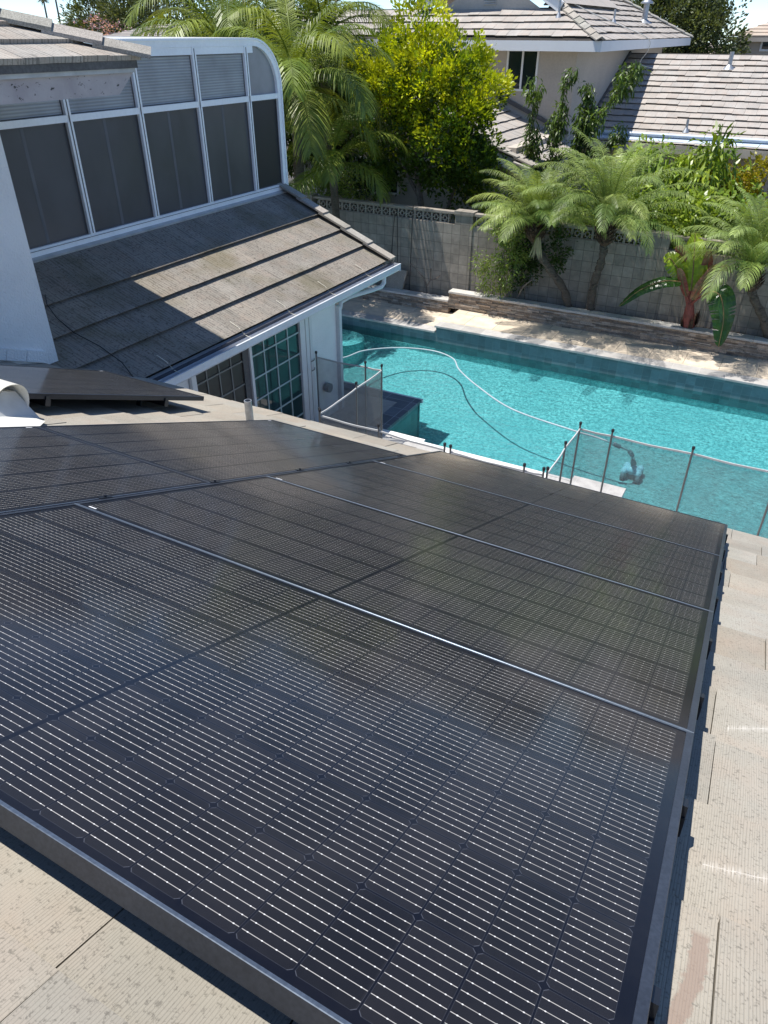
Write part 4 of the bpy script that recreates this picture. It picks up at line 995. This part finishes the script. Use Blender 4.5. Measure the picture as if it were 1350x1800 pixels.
big_leaf([(-1.66, 14.30, 1.50), (-1.95, 14.18, 1.50), (-2.30, 14.08, 1.32), (-2.62, 14.02, .98)], .14, M['ban_d'], (0, -.6, 1), .12)
big_leaf([(-1.34, 14.40, 1.50), (-1.20, 14.32, 1.76), (-1.02, 14.26, 1.86), (-.84, 14.22, 1.80)], .11, M['ban_y'], (.2, -.7, 1), .3)
big_leaf([(-1.10, 14.20, 1.44), (-.92, 14.06, 1.40), (-.78, 13.98, 1.05), (-.74, 13.96, .55)], .23, M['ban_d'], (.3, -1, .35), .3)
big_leaf([(-.92, 14.30, 1.86), (-.78, 14.26, 1.90), (-.62, 14.22, 1.84)], .08, M['ban_d'], (.2, -.7, 1), .1)
big_leaf([(-1.40, 14.36, 1.20), (-1.33, 14.28, 1.45), (-1.25, 14.26, 1.66), (-1.20, 14.28, 1.84)], .085, M['ban_r'], (.3, -1, .3), .05)
big_leaf([(-1.52, 14.36, 1.25), (-1.62, 14.30, 1.48), (-1.70, 14.28, 1.66), (-1.76, 14.26, 1.74)], .075, M['ban_r'], (-.3, -1, .5), .1)
for q_ in ((-1.66, 14.30, 1.50), (-1.10, 14.20, 1.44), (-1.56, 14.42, 1.50), (-1.34, 14.40, 1.50), (-1.50, 14.44, 1.60), (-1.47, 14.46, 1.50), (-1.36, 14.44, 1.62), (-1.60, 14.38, 1.38), (-1.28, 14.40, 1.36), (-1.62, 14.40, 1.62)): petiole((TOP[0]+U(-.04, .04), TOP[1]+U(-.03, .02), TOP[2]+U(-.1, .05)), q_)

def shrub(name, base, ells, n, L, w_, mat, label, cat, stems=(), smat='trunk_l', group=None, **kw):
    t = empty(name, base, label, cat, group)
    s_ = MB()
    for st_ in stems:
        P = smooth(st_[0], 5); r0_, r1_ = st_[1]; s_.tube(P, [r0_+(r1_-r0_)*i/(len(P)-1) for i in range(len(P))], 8)
    if stems: s_.build('trunk' if cat.endswith('tree') else 'stems', M[smat], t)
    c = MB(); foliage(c, ells, n, L, w_, **kw); c.build('crown' if cat.endswith('tree') else 'foliage', M[mat], t)
    return t
random.seed(31)
shrub('planter_shrub', (-5.3, 14.68, .57), [((-5.35, 14.55, 1.0), (.42, .2, .42)), ((-5.0, 14.5, 1.5), (.4, .22, .5)), ((-5.1, 14.55, 2.0), (.45, .25, .45)), ((-5.7, 14.5, 1.35), (.2, .15, .3))], 3600, .07, .028, 'vine',
      'light green bushy shrub climbing in front of the pillar between citrus and palms', 'shrub', [([(-5.2, 14.7, .5), (-5.25, 14.62, 1.2), (-5.1, 14.6, 2.0)], (.014, .008)), ([(-5.1, 14.7, .5), (-4.95, 14.6, 1.2), (-4.9, 14.6, 1.8)], (.014, .006)), ([(-4.9, 14.7, .5), (-4.7, 14.55, .9), (-4.5, 14.5, 1.1)], (.02, .01))],
      clump=14, cr=.12, shell=.2, droop=.4)
random.seed(32)
shrub('dark_shrub', (-4.6, 14.7, .57), [((-4.72, 14.68, 1.45), (.34, .12, .75)), ((-4.1, 14.70, 1.7), (.22, .1, .5))], 2400, .07, .035, 'darkleaf', 'dark leafy shrub behind the curved date palm trunk', 'shrub',
      [([(-4.7, 14.75, .5), (-4.72, 14.72, 1.5)], (.015, .008))], clump=16, cr=.12, shell=.2)
random.seed(33)
q = MB()
q.tube(smooth([(-6.98, 14.76, .37), (-7.0, 14.72, .62), (-7.12, 14.70, .82), (-7.35, 14.66, 1.02)]), .018, 7); q.tube(smooth([(-6.98, 14.72, .55), (-6.88, 14.70, .72), (-6.86, 14.68, .98)]), .014, 7); q.tube(smooth([(-6.90, 14.70, .70), (-6.72, 14.66, .78), (-6.62, 14.64, .86)]), .012, 7)
tag(q.build('bare_branch', M['trunk_l'], loc=(-6.98, 14.76, .37)), 'bare forked branch sticking up from the lower planter', 'branch')

for i, (x_, t_) in enumerate(((-7.95, .12), (-7.72, -.05), (-7.42, .03))):
    q = MB(); q.tube([(x_, 14.76, .37), (x_+t_, 14.80, 2.0+.1*i)], .009, 6)
    tag(q.build('garden_stake', M['blackp'], loc=(x_, 14.76, .37)), ('thin dark stake leaning on the block wall, leftmost of three', 'thin dark stake against the block wall, middle of three', 'thin dark upright stake by the wall, nearest the bare branch')[i], 'stake', 'stakes against the block wall')
# citrus tree behind the wall
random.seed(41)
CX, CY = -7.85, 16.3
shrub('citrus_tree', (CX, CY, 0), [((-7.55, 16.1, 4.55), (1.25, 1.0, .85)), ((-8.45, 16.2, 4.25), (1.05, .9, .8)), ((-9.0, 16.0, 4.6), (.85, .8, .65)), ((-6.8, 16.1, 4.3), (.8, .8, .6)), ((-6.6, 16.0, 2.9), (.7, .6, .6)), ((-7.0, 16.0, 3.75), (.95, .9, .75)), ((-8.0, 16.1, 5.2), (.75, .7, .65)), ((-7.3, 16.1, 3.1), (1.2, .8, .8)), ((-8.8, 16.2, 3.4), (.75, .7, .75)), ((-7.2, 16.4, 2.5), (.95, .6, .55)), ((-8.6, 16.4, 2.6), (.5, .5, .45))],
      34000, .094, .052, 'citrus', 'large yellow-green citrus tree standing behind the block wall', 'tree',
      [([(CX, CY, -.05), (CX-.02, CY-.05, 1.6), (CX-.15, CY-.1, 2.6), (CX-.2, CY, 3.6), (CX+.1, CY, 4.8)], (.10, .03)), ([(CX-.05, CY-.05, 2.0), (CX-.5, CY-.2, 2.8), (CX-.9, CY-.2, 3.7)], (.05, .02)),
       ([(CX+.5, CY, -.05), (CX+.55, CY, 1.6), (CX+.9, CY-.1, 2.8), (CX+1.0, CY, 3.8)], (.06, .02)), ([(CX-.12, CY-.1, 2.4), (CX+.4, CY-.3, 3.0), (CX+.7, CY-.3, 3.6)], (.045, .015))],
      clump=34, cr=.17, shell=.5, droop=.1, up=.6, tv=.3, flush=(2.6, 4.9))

# feather palms at the left, behind the sunroom
def feather(base, pts, head, L, nf, label, seed, els, azs, rt=.11, ll=.55):
    random.seed(seed)
    t = empty('feather_palm', base, label, 'palm tree', 'tall feather palms beside the sunroom')
    P = smooth(pts, 6); s_ = MB(); s_.tube(P, [rt*(1+.08*math.sin(i*2.3)) for i in range(len(P))], 10); s_.build('trunk', M['trunk'], t)
    c = MB(); Ht = Vector(head)
    for i in range(nf):
        a = azs(i, nf); e = els(i, nf); k = U(.8, 1.25)
        frond(c, Ht+Vector((math.cos(a)*.06, math.sin(a)*.06, -.25*i/nf)), a, e, L*U(.85, 1.1), 56, ll*U(.95, 1.2), .022, U(1.5, 2.3), .75, .28, (k*U(.95, 1.15), k, k*.95), .026, bare=.14, twist=U(-.4, .4), jit=.15)
    c.build('crown', M['queen'], t)
feather((-9.55, 13.9, 0), [(-9.55, 13.9, -.05), (-9.6, 13.85, 1.5), (-9.6, 13.8, 2.6), (-9.56, 13.8, 3.6), (-9.5, 13.75, 4.3)], (-9.5, 13.75, 4.55), 2.2, 22, 'tall feather palm just right of the sunroom with long drooping fronds', 51,
        lambda i, n_: R(78)-R(80)*i/n_+U(-.1, .1), lambda i, n_: i*2.39996)
feather((-9.0, 14.3, 0), [(-9.0, 14.45, -.05), (-9.05, 14.4, 1.2), (-9.1, 14.4, 2.2), (-9.1, 14.35, 2.9)], (-9.1, 14.3, 3.1), 1.7, 13, 'lower feather palm leaning over the block wall beside the taller one', 52,
        lambda i, n_: R(74)-R(70)*i/n_+U(-.1, .1), lambda i, n_: i*2.39996+1.0, .085, .42)
feather((-12.6, 15.5, 0), [(-12.6, 15.5, -.05), (-12.6, 15.5, 2), (-12.5, 15.4, 4.5)], (-12.5, 15.4, 5.0), 2.9, 32, 'feather palm rising behind the white sunroom roof', 53,
        lambda i, n_: R(80)-R(95)*i/n_+U(-.1, .1), lambda i, n_: i*2.39996+.4)
feather((-11.0, 17.2, 0), [(-11.0, 17.2, -.05), (-11.0, 17.2, 3), (-11.0, 17.1, 5.2)], (-11.0, 17.1, 5.4), 2.6, 24, 'feather palm standing farther back between sunroom and citrus tree', 54,
        lambda i, n_: R(80)-R(100)*i/n_+U(-.1, .1), lambda i, n_: i*2.39996+.9)
random.seed(55)
shrub('dark_tree', (-12.2, 18.5, 0), [((-15.5, 18.8, 4.7), (1.6, 1.0, 1.3)), ((-12.6, 18.5, 3.6), (1.8, 1.2, 1.7)), ((-12.8, 18.4, 5.2), (1.3, .9, .9)), ((-10.6, 18.3, 3.0), (1.5, 1.0, 1.5)), ((-14.0, 18.8, 4.2), (1.6, 1.2, 1.5))], 30000, .17, .075, 'darkleaf', 'dark dense tree filling the gap behind the feather palms', 'tree',
      [([(-12.2, 18.5, -.05), (-12.3, 18.5, 2.5), (-12.4, 18.5, 4.0)], (.14, .05))], clump=24, cr=.3, shell=.5)
random.seed(56)
shrub('leafy_bush', (-10.2, 15.6, 0), [((-10.3, 15.6, 1.9), (.9, .45, .75)), ((-9.2, 15.6, 2.3), (.5, .35, .6))], 4200, .09, .03, 'vine', 'light green bush behind the block wall under the feather palms', 'shrub', [([(-10.2, 15.6, -.05), (-10.2, 15.6, 1.5)], (.03, .01))], clump=18, cr=.16, shell=.3, droop=.5)

# hedges behind the wall to the right
random.seed(61)
shrub('broadleaf_hedge', (-2.6, 15.9, 0), [((-4.6, 15.8, 1.9), (.8, .5, .8)), ((-3.4, 15.7, 2.0), (1.1, .55, .85)), ((-2.2, 15.6, 2.1), (1.1, .55, .8)), ((-1.0, 15.7, 2.0), (1.1, .55, .8)), ((.4, 15.7, 2.1), (1.2, .55, .85))], 10500, .17, .06, 'hedge', 'glossy broad-leaved hedge rising behind the pierced wall blocks', 'hedge',
      [([(x_, 15.8, -.05), (x_+.1, 15.7, 1.4), (x_+U(-.2, .2), 15.7, 2.2)], (.035, .015)) for x_ in (-3.6, -2.5, -1.3, .2)], clump=12, cr=.26, shell=.35, droop=.5, seg=2, up=.1)
random.seed(62)
shrub('mango_shrub', (-2.3, 17.3, 0), [((-2.9, 17.2, 2.7), (.9, .5, .7)), ((-1.9, 17.2, 2.7), (.8, .5, .65)), ((-1.9, 17.0, 3.35), (.3, .25, .35))], 3000, .24, .055, 'hedge', 'taller long-leaved shrub between the middle palm and the grey pipe', 'shrub',
      [([(-2.4, 17.3, -.05), (-2.4, 17.2, 2.0), (-1.9, 17.1, 3.2)], (.04, .012))], clump=12, cr=.24, shell=.3, droop=.9, seg=2, up=.1)
random.seed(63)
shrub('yellow_shrub', (-.4, 18.0, 0), [((-1.6, 17.6, 2.5), (.7, .5, .6)), ((-.75, 17.4, 2.75), (.75, .5, .65)), ((.1, 17.4, 3.1), (.7, .5, .8)), ((.9, 17.4, 3.0), (.8, .5, .9))], 9500, .09, .055, 'yellow', 'golden yellow-green shrub at the right edge below the neighbour roof', 'shrub',
      [([(-.4, 18, -.05), (-.3, 18, 1.6), (0, 18, 2.6)], (.03, .01))], clump=20, cr=.16, shell=.4, up=.6)
random.seed(64)
shrub('yellow_green_bush', (-6.1, 16.4, 0), [((-6.0, 16.3, 2.2), (.65, .45, .5)), ((-5.3, 16.2, 2.0), (.6, .4, .6))], 3600, .085, .04, 'citrus', 'yellow-green bush between the citrus tree and the left date palm', 'shrub',
      [([(-6.1, 16.4, -.05), (-6.0, 16.3, 1.8)], (.03, .012))], clump=20, cr=.17, shell=.4)
# peach tree with long upright branches
random.seed(65)
PT = empty('peach_tree', (-5.3, 18.6, 0), 'peach tree with long dark leafy shoots in front of the beige house corner', 'tree')
s_ = MB(); c = MB()
for path in ([(-5.3, 18.6, -.05), (-5.4, 18.6, 1.6), (-6.0, 18.5, 2.6), (-6.15, 18.5, 3.4), (-6.2, 18.5, 4.15)], [(-5.6, 18.6, 1.9), (-5.6, 18.5, 2.9), (-5.55, 18.5, 3.6), (-5.45, 18.5, 4.5)],
             [(-5.4, 18.6, 1.6), (-5.1, 18.5, 2.6), (-4.9, 18.5, 3.4), (-4.35, 18.4, 4.1), (-3.95, 18.3, 4.65)], [(-5.3, 18.6, 2.2), (-5.05, 18.5, 3.0), (-4.95, 18.5, 3.8), (-4.95, 18.5, 4.25)],
             [(-5.1, 18.5, 2.6), (-4.5, 18.4, 3.0), (-4.1, 18.4, 3.4)]):
    P = smooth(path, 8); s_.tube(P, [.035*(1-.85*i/len(P)) for i in range(len(P))], 7)
    ph = U(0, 6)
    for i in range(len(P)//4, len(P)):
        den = .5+.5*math.sin(i*.55+ph); rad_ = .10+.16*den*U(.7, 1.3); offv = rv()*.10*den
        for _ in range(int(12+70*den)):
            q_ = P[i]+offv+rv()*rad_; dd = rv()+Vector((0, 0, -.25)); k = U(.7, 1.35); leaf(c, q_, dd, U(.10, .17), .034, rv()+Vector((0, 0, 1)), .5, (k, k, k*.9))
foliage(c, [((-5.5, 18.6, 2.6), (.9, .5, .6))], 1400, .12, .034, clump=14, cr=.2, shell=.3, droop=.5)
s_.build('trunk', M['trunk_l'], PT); c.build('crown', M['peach'], PT)

# ================================================================== NEIGHBOUR HOUSE
NH = empty('neighbour_house', (-7, 24, 0), 'two storey beige house with grey-beige shake roofs and white fascia behind the citrus tree', 'house')
wl = MB(); wl.bb(-16, -6.2, 21.6, 32.5, 0, 4.95); wl.bb(-9.0, -5.9, 18.2, 21.59, 0, 2.5); wl.bb(-6.19, 9, 23.5, 31, 0, 2.75)
wl.bb(-12.5, -9.001, 18.2, 21.59, 0, 3.3)
wl.prism([(18.2, 2.5), (21.59, 2.5), (21.59, 3.0), (18.2, 3.0)], 0, -9, -6.4)
wl.build('wall', M['nwall'], NH, normals=True)
AN = math.atan(.5); ANe = math.atan(.42)
EZ = 5.10
# faces of the hipped upper roof: -Y face and +X face
def nroof(nm, org, axx, dwn_, x0_, x1_, L__, ex, clips=(), wavy=.014, mt='ntile', thick=.036):
    fr_ = frame(org, axx, dwn_); return tiles(x0_, x1_, 0, L__, ex, .30, thick, M[mt], nm, NH, fr_, jit=.006, off0=.15, tv=.07, wavy=wavy, thj=.25, clips=clips, hue=.015, under=.05)
L1 = 9*.34; cosn, sinn = math.cos(AN), math.sin(AN)
ex0, ey0, ey1 = -5.48, 20.9, 33.6
nroof('front_roof', (0, ey0+cosn*1.53, EZ+sinn*1.53), (1, 0, 0), (0, -cosn, -sinn), -16, ex0+.1, 1.53, .34, [((ex0, ey0, 0), (1, 1, 0))])
nroof('front_roof', (0, ey0+cosn*L1, EZ+sinn*L1), (1, 0, 0), (0, -cosn, -sinn), -7.35, ex0+.1, L1-1.53, .34, [((ex0, ey0, 0), (1, 1, 0))])
L2 = 14*.34
nroof('side_roof', (ex0-cosn*L2, 0, EZ+sinn*L2), (0, 1, 0), (cosn, 0, -sinn), ey0-.1, ey1+.1, L2, .34, [((ex0, ey0, 0), (1, -1, 0)) if False else ((ex0, ey0, 0), (-1, -1, 0)), ((ex0, ey1, 0), (-1, 1, 0))])
caps((ex0-1.75, ey0+1.75, EZ+1.75*.5+.07), (ex0, ey0, EZ+.07), 8, .26, .03, M['cap'], 'hip_cap', NH, side=Vector((1, 1, 0)), prof='V')
caps((ex0-5, ey1-5, EZ+2.5+.07), (ex0, ey1, EZ+.07), 18, .26, .03, M['cap'], 'hip_cap', NH, side=Vector((1, -1, 0)), prof='V')
fa = MB(); fa.bb(-16, ex0+.04, ey0+.02, ey0+.06, EZ-.22, EZ+.005); fa.bb(ex0-.005, ex0+.035, ey0+.061, ey1, EZ-.22, EZ+.005); fa.bb(-16, ex0-.01, ey0+.07, 21.59, EZ-.20, EZ-.17); fa.bb(-6.19, ex0-.01, 21.6, ey1, EZ-.20, EZ-.17)
fa.build('fascia', M['fascia'], NH)
# dutch gable above the front slope
gb = MB(); gy = ey0+cosn*1.5; gz = EZ+sinn*1.5
gb.prism([(-10.4, gz), (-7.5, gz), (-8.95, gz+.82)], 1, gy+.05, gy+.12); gb.build('gable_wall', M['nwall'], NH, normals=True)
br = MB()
for sx_ in (-1, 1):
    a = Vector((-8.95+sx_*1.95, gy-.12, gz-.06)); b_ = Vector((-8.95, gy-.12, gz+1.06)); dd = (b_-a)
    br.add([a, b_, b_+Vector((0, 0, .22)), a+Vector((sx_*.12, 0, .22)), a+Vector((0, .08, 0)), b_+Vector((0, .08, 0)), b_+Vector((0, .08, .22)), a+Vector((sx_*.12, .08, .22))], [(0, 1, 2, 3), (4, 5, 6, 7), (0, 1, 5, 4), (3, 2, 6, 7), (0, 3, 7, 4)])
br.build('barge_board', M['fascia'], NH, normals=True)
gvt = MB()
for i in range(5): gvt.box((-8.95, gy+.03, gz+.14+i*.05), (.34, .03, .03), Matrix.Rotation(R(35), 3, 'X'))
gvt.build('gable_vent', M['flash_grey'], NH)
gs = MB()
for sx_ in (-1, 1): gs.add([(-8.95+sx_*2.05, gy-.15, gz+.14), (-8.95, gy-.15, gz+1.30), (-8.95, gy+6, gz+1.30), (-8.95+sx_*2.05, gy+6, gz+.14)], [(0, 1, 2, 3)])
gs.build('gable_roof', M['ntile'], NH)
caps((-8.95-.05, gy-.17, gz+1.32), (-8.95-2.1, gy-.17, gz+.16), 7, .22, .03, M['cap'], 'rake_cap', NH, side=Vector((0, 1, 0)))
# lower wing roof on the left, falls to +X
AW = math.atan(.396); cw_, sw2 = math.cos(AW), math.sin(AW)
nroof('wing_roof', (-9.2, 0, 3.27+.396*1.8), (0, 1, 0), (cw_, 0, -sw2), 17.78, 21.6, 10*.36, .36, wavy=.01)
caps((-9.2, 17.74, 3.27+.396*1.8+.07), (-5.85, 17.74, 3.27-.396*1.55+.07), 9, .22, .03, M['cap'], 'rake_cap', NH, side=Vector((0, 1, 0)), drop=.10)
wf = MB(); wf.add([(-9.2, 17.70, 3.98-.05), (-5.85, 17.70, 2.66-.05), (-5.85, 17.70, 2.66-.27), (-9.2, 17.70, 3.98-.27), (-9.2, 17.74, 3.98-.05), (-5.85, 17.74, 2.66-.05), (-5.85, 17.74, 2.66-.27), (-9.2, 17.74, 3.98-.27)], [(0, 1, 2, 3), (4, 5, 6, 7), (0, 1, 5, 4), (3, 2, 6, 7)])
wf.build('barge_board', M['fascia'], NH, normals=True)
nf_ = MB(); nf_.box((-7.63, 21.56, 3.62-.21+.18), (3.1, .03, .10), Matrix.Rotation(AW, 3, 'Y')); nf_.build('wall_flashing', M['darkwood'], NH)
# wide single storey roof on the right
AR_ = math.atan(.42); ca, sa = math.cos(AR_), math.sin(AR_); LR = 15*.335
nroof('wide_roof', (0, 22.72+ca*LR, 2.77+sa*LR), (1, 0, 0), (0, -ca, -sa), -6.25, 9, LR, .335, wavy=.02)
rc = MB(); rc.add([(-6.2, 22.72+ca*LR, 2.77+sa*LR), (9, 22.72+ca*LR, 2.77+sa*LR), (9, 32, 2.8), (-6.2, 32, 2.8)], [(0, 1, 2, 3)]); rc.build('back_slope', M['ntile'], NH)
rf2 = MB(); rf2.bb(-6.2, 9, 22.70, 22.74, 2.56, 2.765); rf2.bb(-6.2, 9, 22.75, 23.5, 2.60, 2.63); rf2.build('eave_fascia', mk('tan_fascia', (.50, .44, .34), .7), NH)
fl3 = MB(); fl3.box((-6.17, 25.2, 3.72+.12), (.05, 4.7, .10), Matrix.Rotation(AR_, 3, 'X')); fl3.build('step_flashing', M['darkwood'], NH)
# windows
def nwin(x0_, x1_, z0_, z1_, Yf, sash=True):
    f_ = MB(); b1 = .05
    f_.bb(x0_-b1, x0_, Yf-.04, Yf+.02, z0_-b1, z1_+b1); f_.bb(x1_, x1_+b1, Yf-.04, Yf+.02, z0_-b1, z1_+b1); f_.bb(x0_, x1_, Yf-.04, Yf+.02, z0_-b1, z0_); f_.bb(x0_, x1_, Yf-.04, Yf+.02, z1_, z1_+b1)
    if sash: f_.bb((x0_+x1_)/2-.025, (x0_+x1_)/2+.025, Yf-.035, Yf+.02, z0_, z1_)
    o = f_.build('window', M['fascia'], NH)
    g_ = MB(); g_.bb(x0_, x1_, Yf-.012, Yf-.004, z0_, z1_); g_.build('pane', M['glass'], o)
nwin(-8.03, -7.25, 4.0, 4.86, 21.6); nwin(-9.6, -8.95, 4.25, 4.84, 21.6); nwin(-10.75, -9.55, 1.75, 2.5, 18.2)
# pipes and vents on the roofs
def npipe(x_, yy, z0_, z1_, r_, lb, cone=True, hat=False, mt='galv'):
    q_ = MB(); q_.tube([(x_, yy, z0_-.05), (x_, yy, z1_)], r_, 10)
    if cone: q_.tube([(x_, yy, z0_-.02), (x_, yy, z0_+.10)], [r_*3, r_*1.05], 12)
    if hat: q_.tube([(x_, yy, z1_), (x_, yy, z1_+.05), (x_, yy, z1_+.13)], [r_*2.1, r_*2.1, r_*.4], 12)
    tag(q_.build('roof_vent', M[mt], loc=(x_, yy, z0_)), lb, 'roof vent')
def zR(yy): return 2.77+.42*(yy-22.72)
def zS(x_): return EZ+.5*(ex0-x_)
npipe(-3.10, 26.6, zR(26.6), zR(26.6)+.42, .06, 'galvanised vent pipe with cone near the ridge of the wide roof')
npipe(-3.45, 23.35, zR(23.35), zR(23.35)+.30, .035, 'small vent pipe with grey flashing low on the wide roof', mt='galv')
npipe(-6.9, 21.35+.55, EZ+.5*1.0, EZ+.5*1.0+.42, .03, 'thin vent pipe on the front slope near the hip of the neighbour house')
npipe(-6.3, 25.2, zS(-6.3), zS(-6.3)+.32, .03, 'thin short pipe in the middle of the side slope')
npipe(-6.35, 29.4, zS(-6.35), zS(-6.35)+.52, .09, 'capped round chimney vent near the far hip', hat=True)
sc_ = MB(); sc_.tube([(-6.2, 22.95, zR(22.95)+.09), (-1.0, 22.95, zR(22.95)+.09)], .05, 10); sc_.box((-1.6, 22.98, zR(22.95)+.03), (9.0, .40, .03), Matrix.Rotation(AR_, 3, 'X'))
tag(sc_.build('roof_pipe', M['bluepipe'], loc=(-2, 22.95, 2.9)), 'long pale blue pipe lying along the eave of the wide roof', 'pipe')
cw3 = MB(); cw3.tube(smooth([(-7.6, 22.6, 6.25), (-6.6, 24.0, zS(-6.6)+.05), (-6.0, 25.3, zS(-6.0)+.05), (-5.46, 26.2, EZ+.03), (-5.42, 26.3, EZ-.25), (-5.6, 26.3, 4.5), (-5.2, 26.4, zR(26.4)+.06)]), .012, 6)
tag(cw3.build('roof_cable', M['flash'], loc=(-6, 25.3, 5.4)), 'pale cable running down the neighbour roof and over its white fascia', 'cable')

# ================================================================== FARTHER OFF
def simple_house(name, label, x0_, x1_, y0_, y1_, ez, rz_, wmat, rmat, over=.5, win=()):
    t = empty(name, ((x0_+x1_)/2, (y0_+y1_)/2, 0), label, 'house')
    q_ = MB(); q_.bb(x0_, x1_, y0_, y1_, 0, ez); q_.build('wall', M[wmat], t)
    a, b_, c_, d_ = x0_-over, x1_+over, y0_-over, y1_+over; h_ = min(b_-a, d_-c_)/2
    q_ = MB(); R1 = (a+h_, (c_+d_)/2, ez+rz_); R2 = (b_-h_, (c_+d_)/2, ez+rz_)
    if b_-a < d_-c_: R1 = ((a+b_)/2, c_+h_, ez+rz_); R2 = ((a+b_)/2, d_-h_, ez+rz_)
    # stepped courses
    n_ = 14
    cnr = [Vector((a, c_, ez)), Vector((b_, c_, ez)), Vector((b_, d_, ez)), Vector((a, d_, ez))]; R1, R2 = Vector(R1), Vector(R2)
    topc = [R1, R2, R2, R1] if b_-a >= d_-c_ else [R1, R1, R2, R2]
    for k in range(n_):
        lo = [cnr[i].lerp(topc[i], k/n_)+Vector((0, 0, .035)) for i in range(4)]; hi = [cnr[i].lerp(topc[i], (k+1)/n_) for i in range(4)]; lb_ = [q2-Vector((0, 0, .04)) for q2 in lo]
        for i in range(4):
            j = (i+1) % 4; g_ = U(.9, 1.1); q_.add([lo[i], lo[j], hi[j], hi[i], lb_[i], lb_[j]], [(0, 1, 2, 3), (4, 5, 1, 0)], tint=(g_, g_, g_))
    q_.build('roof', M[rmat], t, normals=True)
    q_ = MB(); q_.bb(a, b_, c_, d_, ez-.18, ez-.03); q_.build('fascia', M['nwall2'], t)
    for (x2, x3, z2, z3) in win:
        f_ = MB(); f_.bb(x2-.08, x3+.08, y0_-.05, y0_+.01, z2-.08, z3+.08); o = f_.build('window', M['fascia'], t); g_ = MB(); g_.bb(x2, x3, y0_-.07, y0_-.055, z2, z3); g_.build('pane', M['glass'], o)
    return t
simple_house('far_house', 'tan house with a single window at the top right corner', -4.35, 4.0, 38, 46, 5.15, 1.6, 'nwall2', 'ntile2', .35, [(-3.35, -2.2, 4.72, 5.06)])
simple_house('far_house', 'low house with a yellowish tiled roof between the dark tree and the tan house', -9.0, -5.2, 46, 54, 3.4, 1.4, 'nwall2', 'ntile2')
simple_house('far_house', 'house with pale tiled roof glimpsed behind the feather palms at the left', -24.5, -18.6, 20.5, 26, 4.62, .85, 'nwall2', 'ntile', .5)
simple_house('far_house', 'distant house with a dark grey roof below the tiny palms', -56, -46, 45, 52, 4.6, 1.7, 'nwall2', 'greyroof', .5)
random.seed(71)
shrub('large_tree', (-6.0, 36, 0), [((-6.9, 36, 5.3), (2.2, 1.8, 1.6)), ((-5.3, 36, 4.9), (1.5, 1.6, 1.4)), ((-8.6, 37, 6.0), (1.8, 1.6, 1.5)), ((-6.2, 36.5, 6.7), (1.6, 1.5, 1.0))], 26000, .16, .085, 'olive', 'large dark green tree behind the neighbour house at upper right', 'tree',
      [([(-6.3, 36, -.05), (-6.3, 36, 3.0), (-6.6, 36, 5.5)], (.25, .08))], clump=30, cr=.38, shell=.45, tv=.3)
random.seed(72)
shrub('large_tree', (-9.6, 34, 0), [((-9.6, 34.5, 6.4), (1.5, 1.3, .9))], 3500, .14, .07, 'citrus', 'bright green treetop above the neighbour roof left of the dark tree', 'tree', [([(-9.6, 34.5, -.05), (-9.6, 34.5, 6.0)], (.2, .06))], clump=24, cr=.3, shell=.4)
random.seed(73)
shrub('large_tree', (-3.2, 52, 0), [((-2.8, 52, 6.0), (1.5, 1.5, 1.9))], 4000, .22, .11, 'citrus', 'green tree cut by the top right corner above the tan house', 'tree', [([(-3.0, 52, -.05), (-2.9, 52, 5.0)], (.2, .08))], clump=24, cr=.4, shell=.4)
random.seed(74)
ol = shrub('oleander_bush', (-26.4, 26, 0), [((-27.6, 26, 5.0), (1.7, 1.2, 1.8)), ((-25.6, 26, 5.1), (1.7, 1.2, 2.0)), ((-23.8, 26, 5.2), (1.5, 1.2, 1.9))], 22000, .20, .06, 'olive', 'tall oleander with pink flowers at upper left', 'shrub', [([(-26.4, 26, -.05), (-26.4, 26, 4.5)], (.12, .04))], clump=22, cr=.35, shell=.4)
fb_ = MB(); foliage(fb_, [((-26.4, 24.9, 5.25), (1.6, .4, .6))], 560, .09, .08, clump=7, cr=.14, shell=.2); fb_.build('blossom', M['pink'], ol)
random.seed(75)
for i, (x_, z_, lb) in enumerate(((-77.5, 8.4, 'tiny distant fan palm, the one standing right of the others'), (-82.6, 8.2, 'tiny distant fan palm, the leftmost against the sky'), (-80.6, 8.9, 'tiny distant fan palm, middle one against the sky'), (-74.0, 8.0, 'tiny distant fan palm nearest the oleander'))):
    t = empty('fan_palm', (x_, 70, 0), lb, 'palm tree', 'tiny distant palms on the skyline')
    s_ = MB(); s_.tube([(x_, 70, 0), (x_+.1, 70, z_)], [.14, .09], 6); s_.build('trunk', M['trunk_l'], t)
    c = MB()
    for k in range(90):
        d_ = rv(); d_.z = abs(d_.z)*1.0-.25; leaf(c, Vector((x_+.1, 70, z_)), d_, U(.6, .9), .12, Vector((0, 0, 1)), .3)
    c.build('crown', M['olive'], t)
random.seed(76)
bk_ = MB()
foliage(bk_, [((x_, U(80, 95), U(1.5, 2.6)), (5, 3, U(2.2, 3.6))) for x_ in range(-150, 40, 8)], 26000, .6, .4, clump=20, cr=1.0, shell=.4)
foliage(bk_, [((-15-x_*3.2, 30+U(0, 4), U(1.5, 2.5)), (2.2, 1.5, U(1.6, 2.6))) for x_ in range(10)], 7000, .25, .12, clump=20, cr=.5, shell=.4)
tag(bk_.build('distant_trees', M['olive'], loc=(-50, 85, 0)), 'far line of mixed trees and gardens along the skyline', 'trees', kind='stuff')
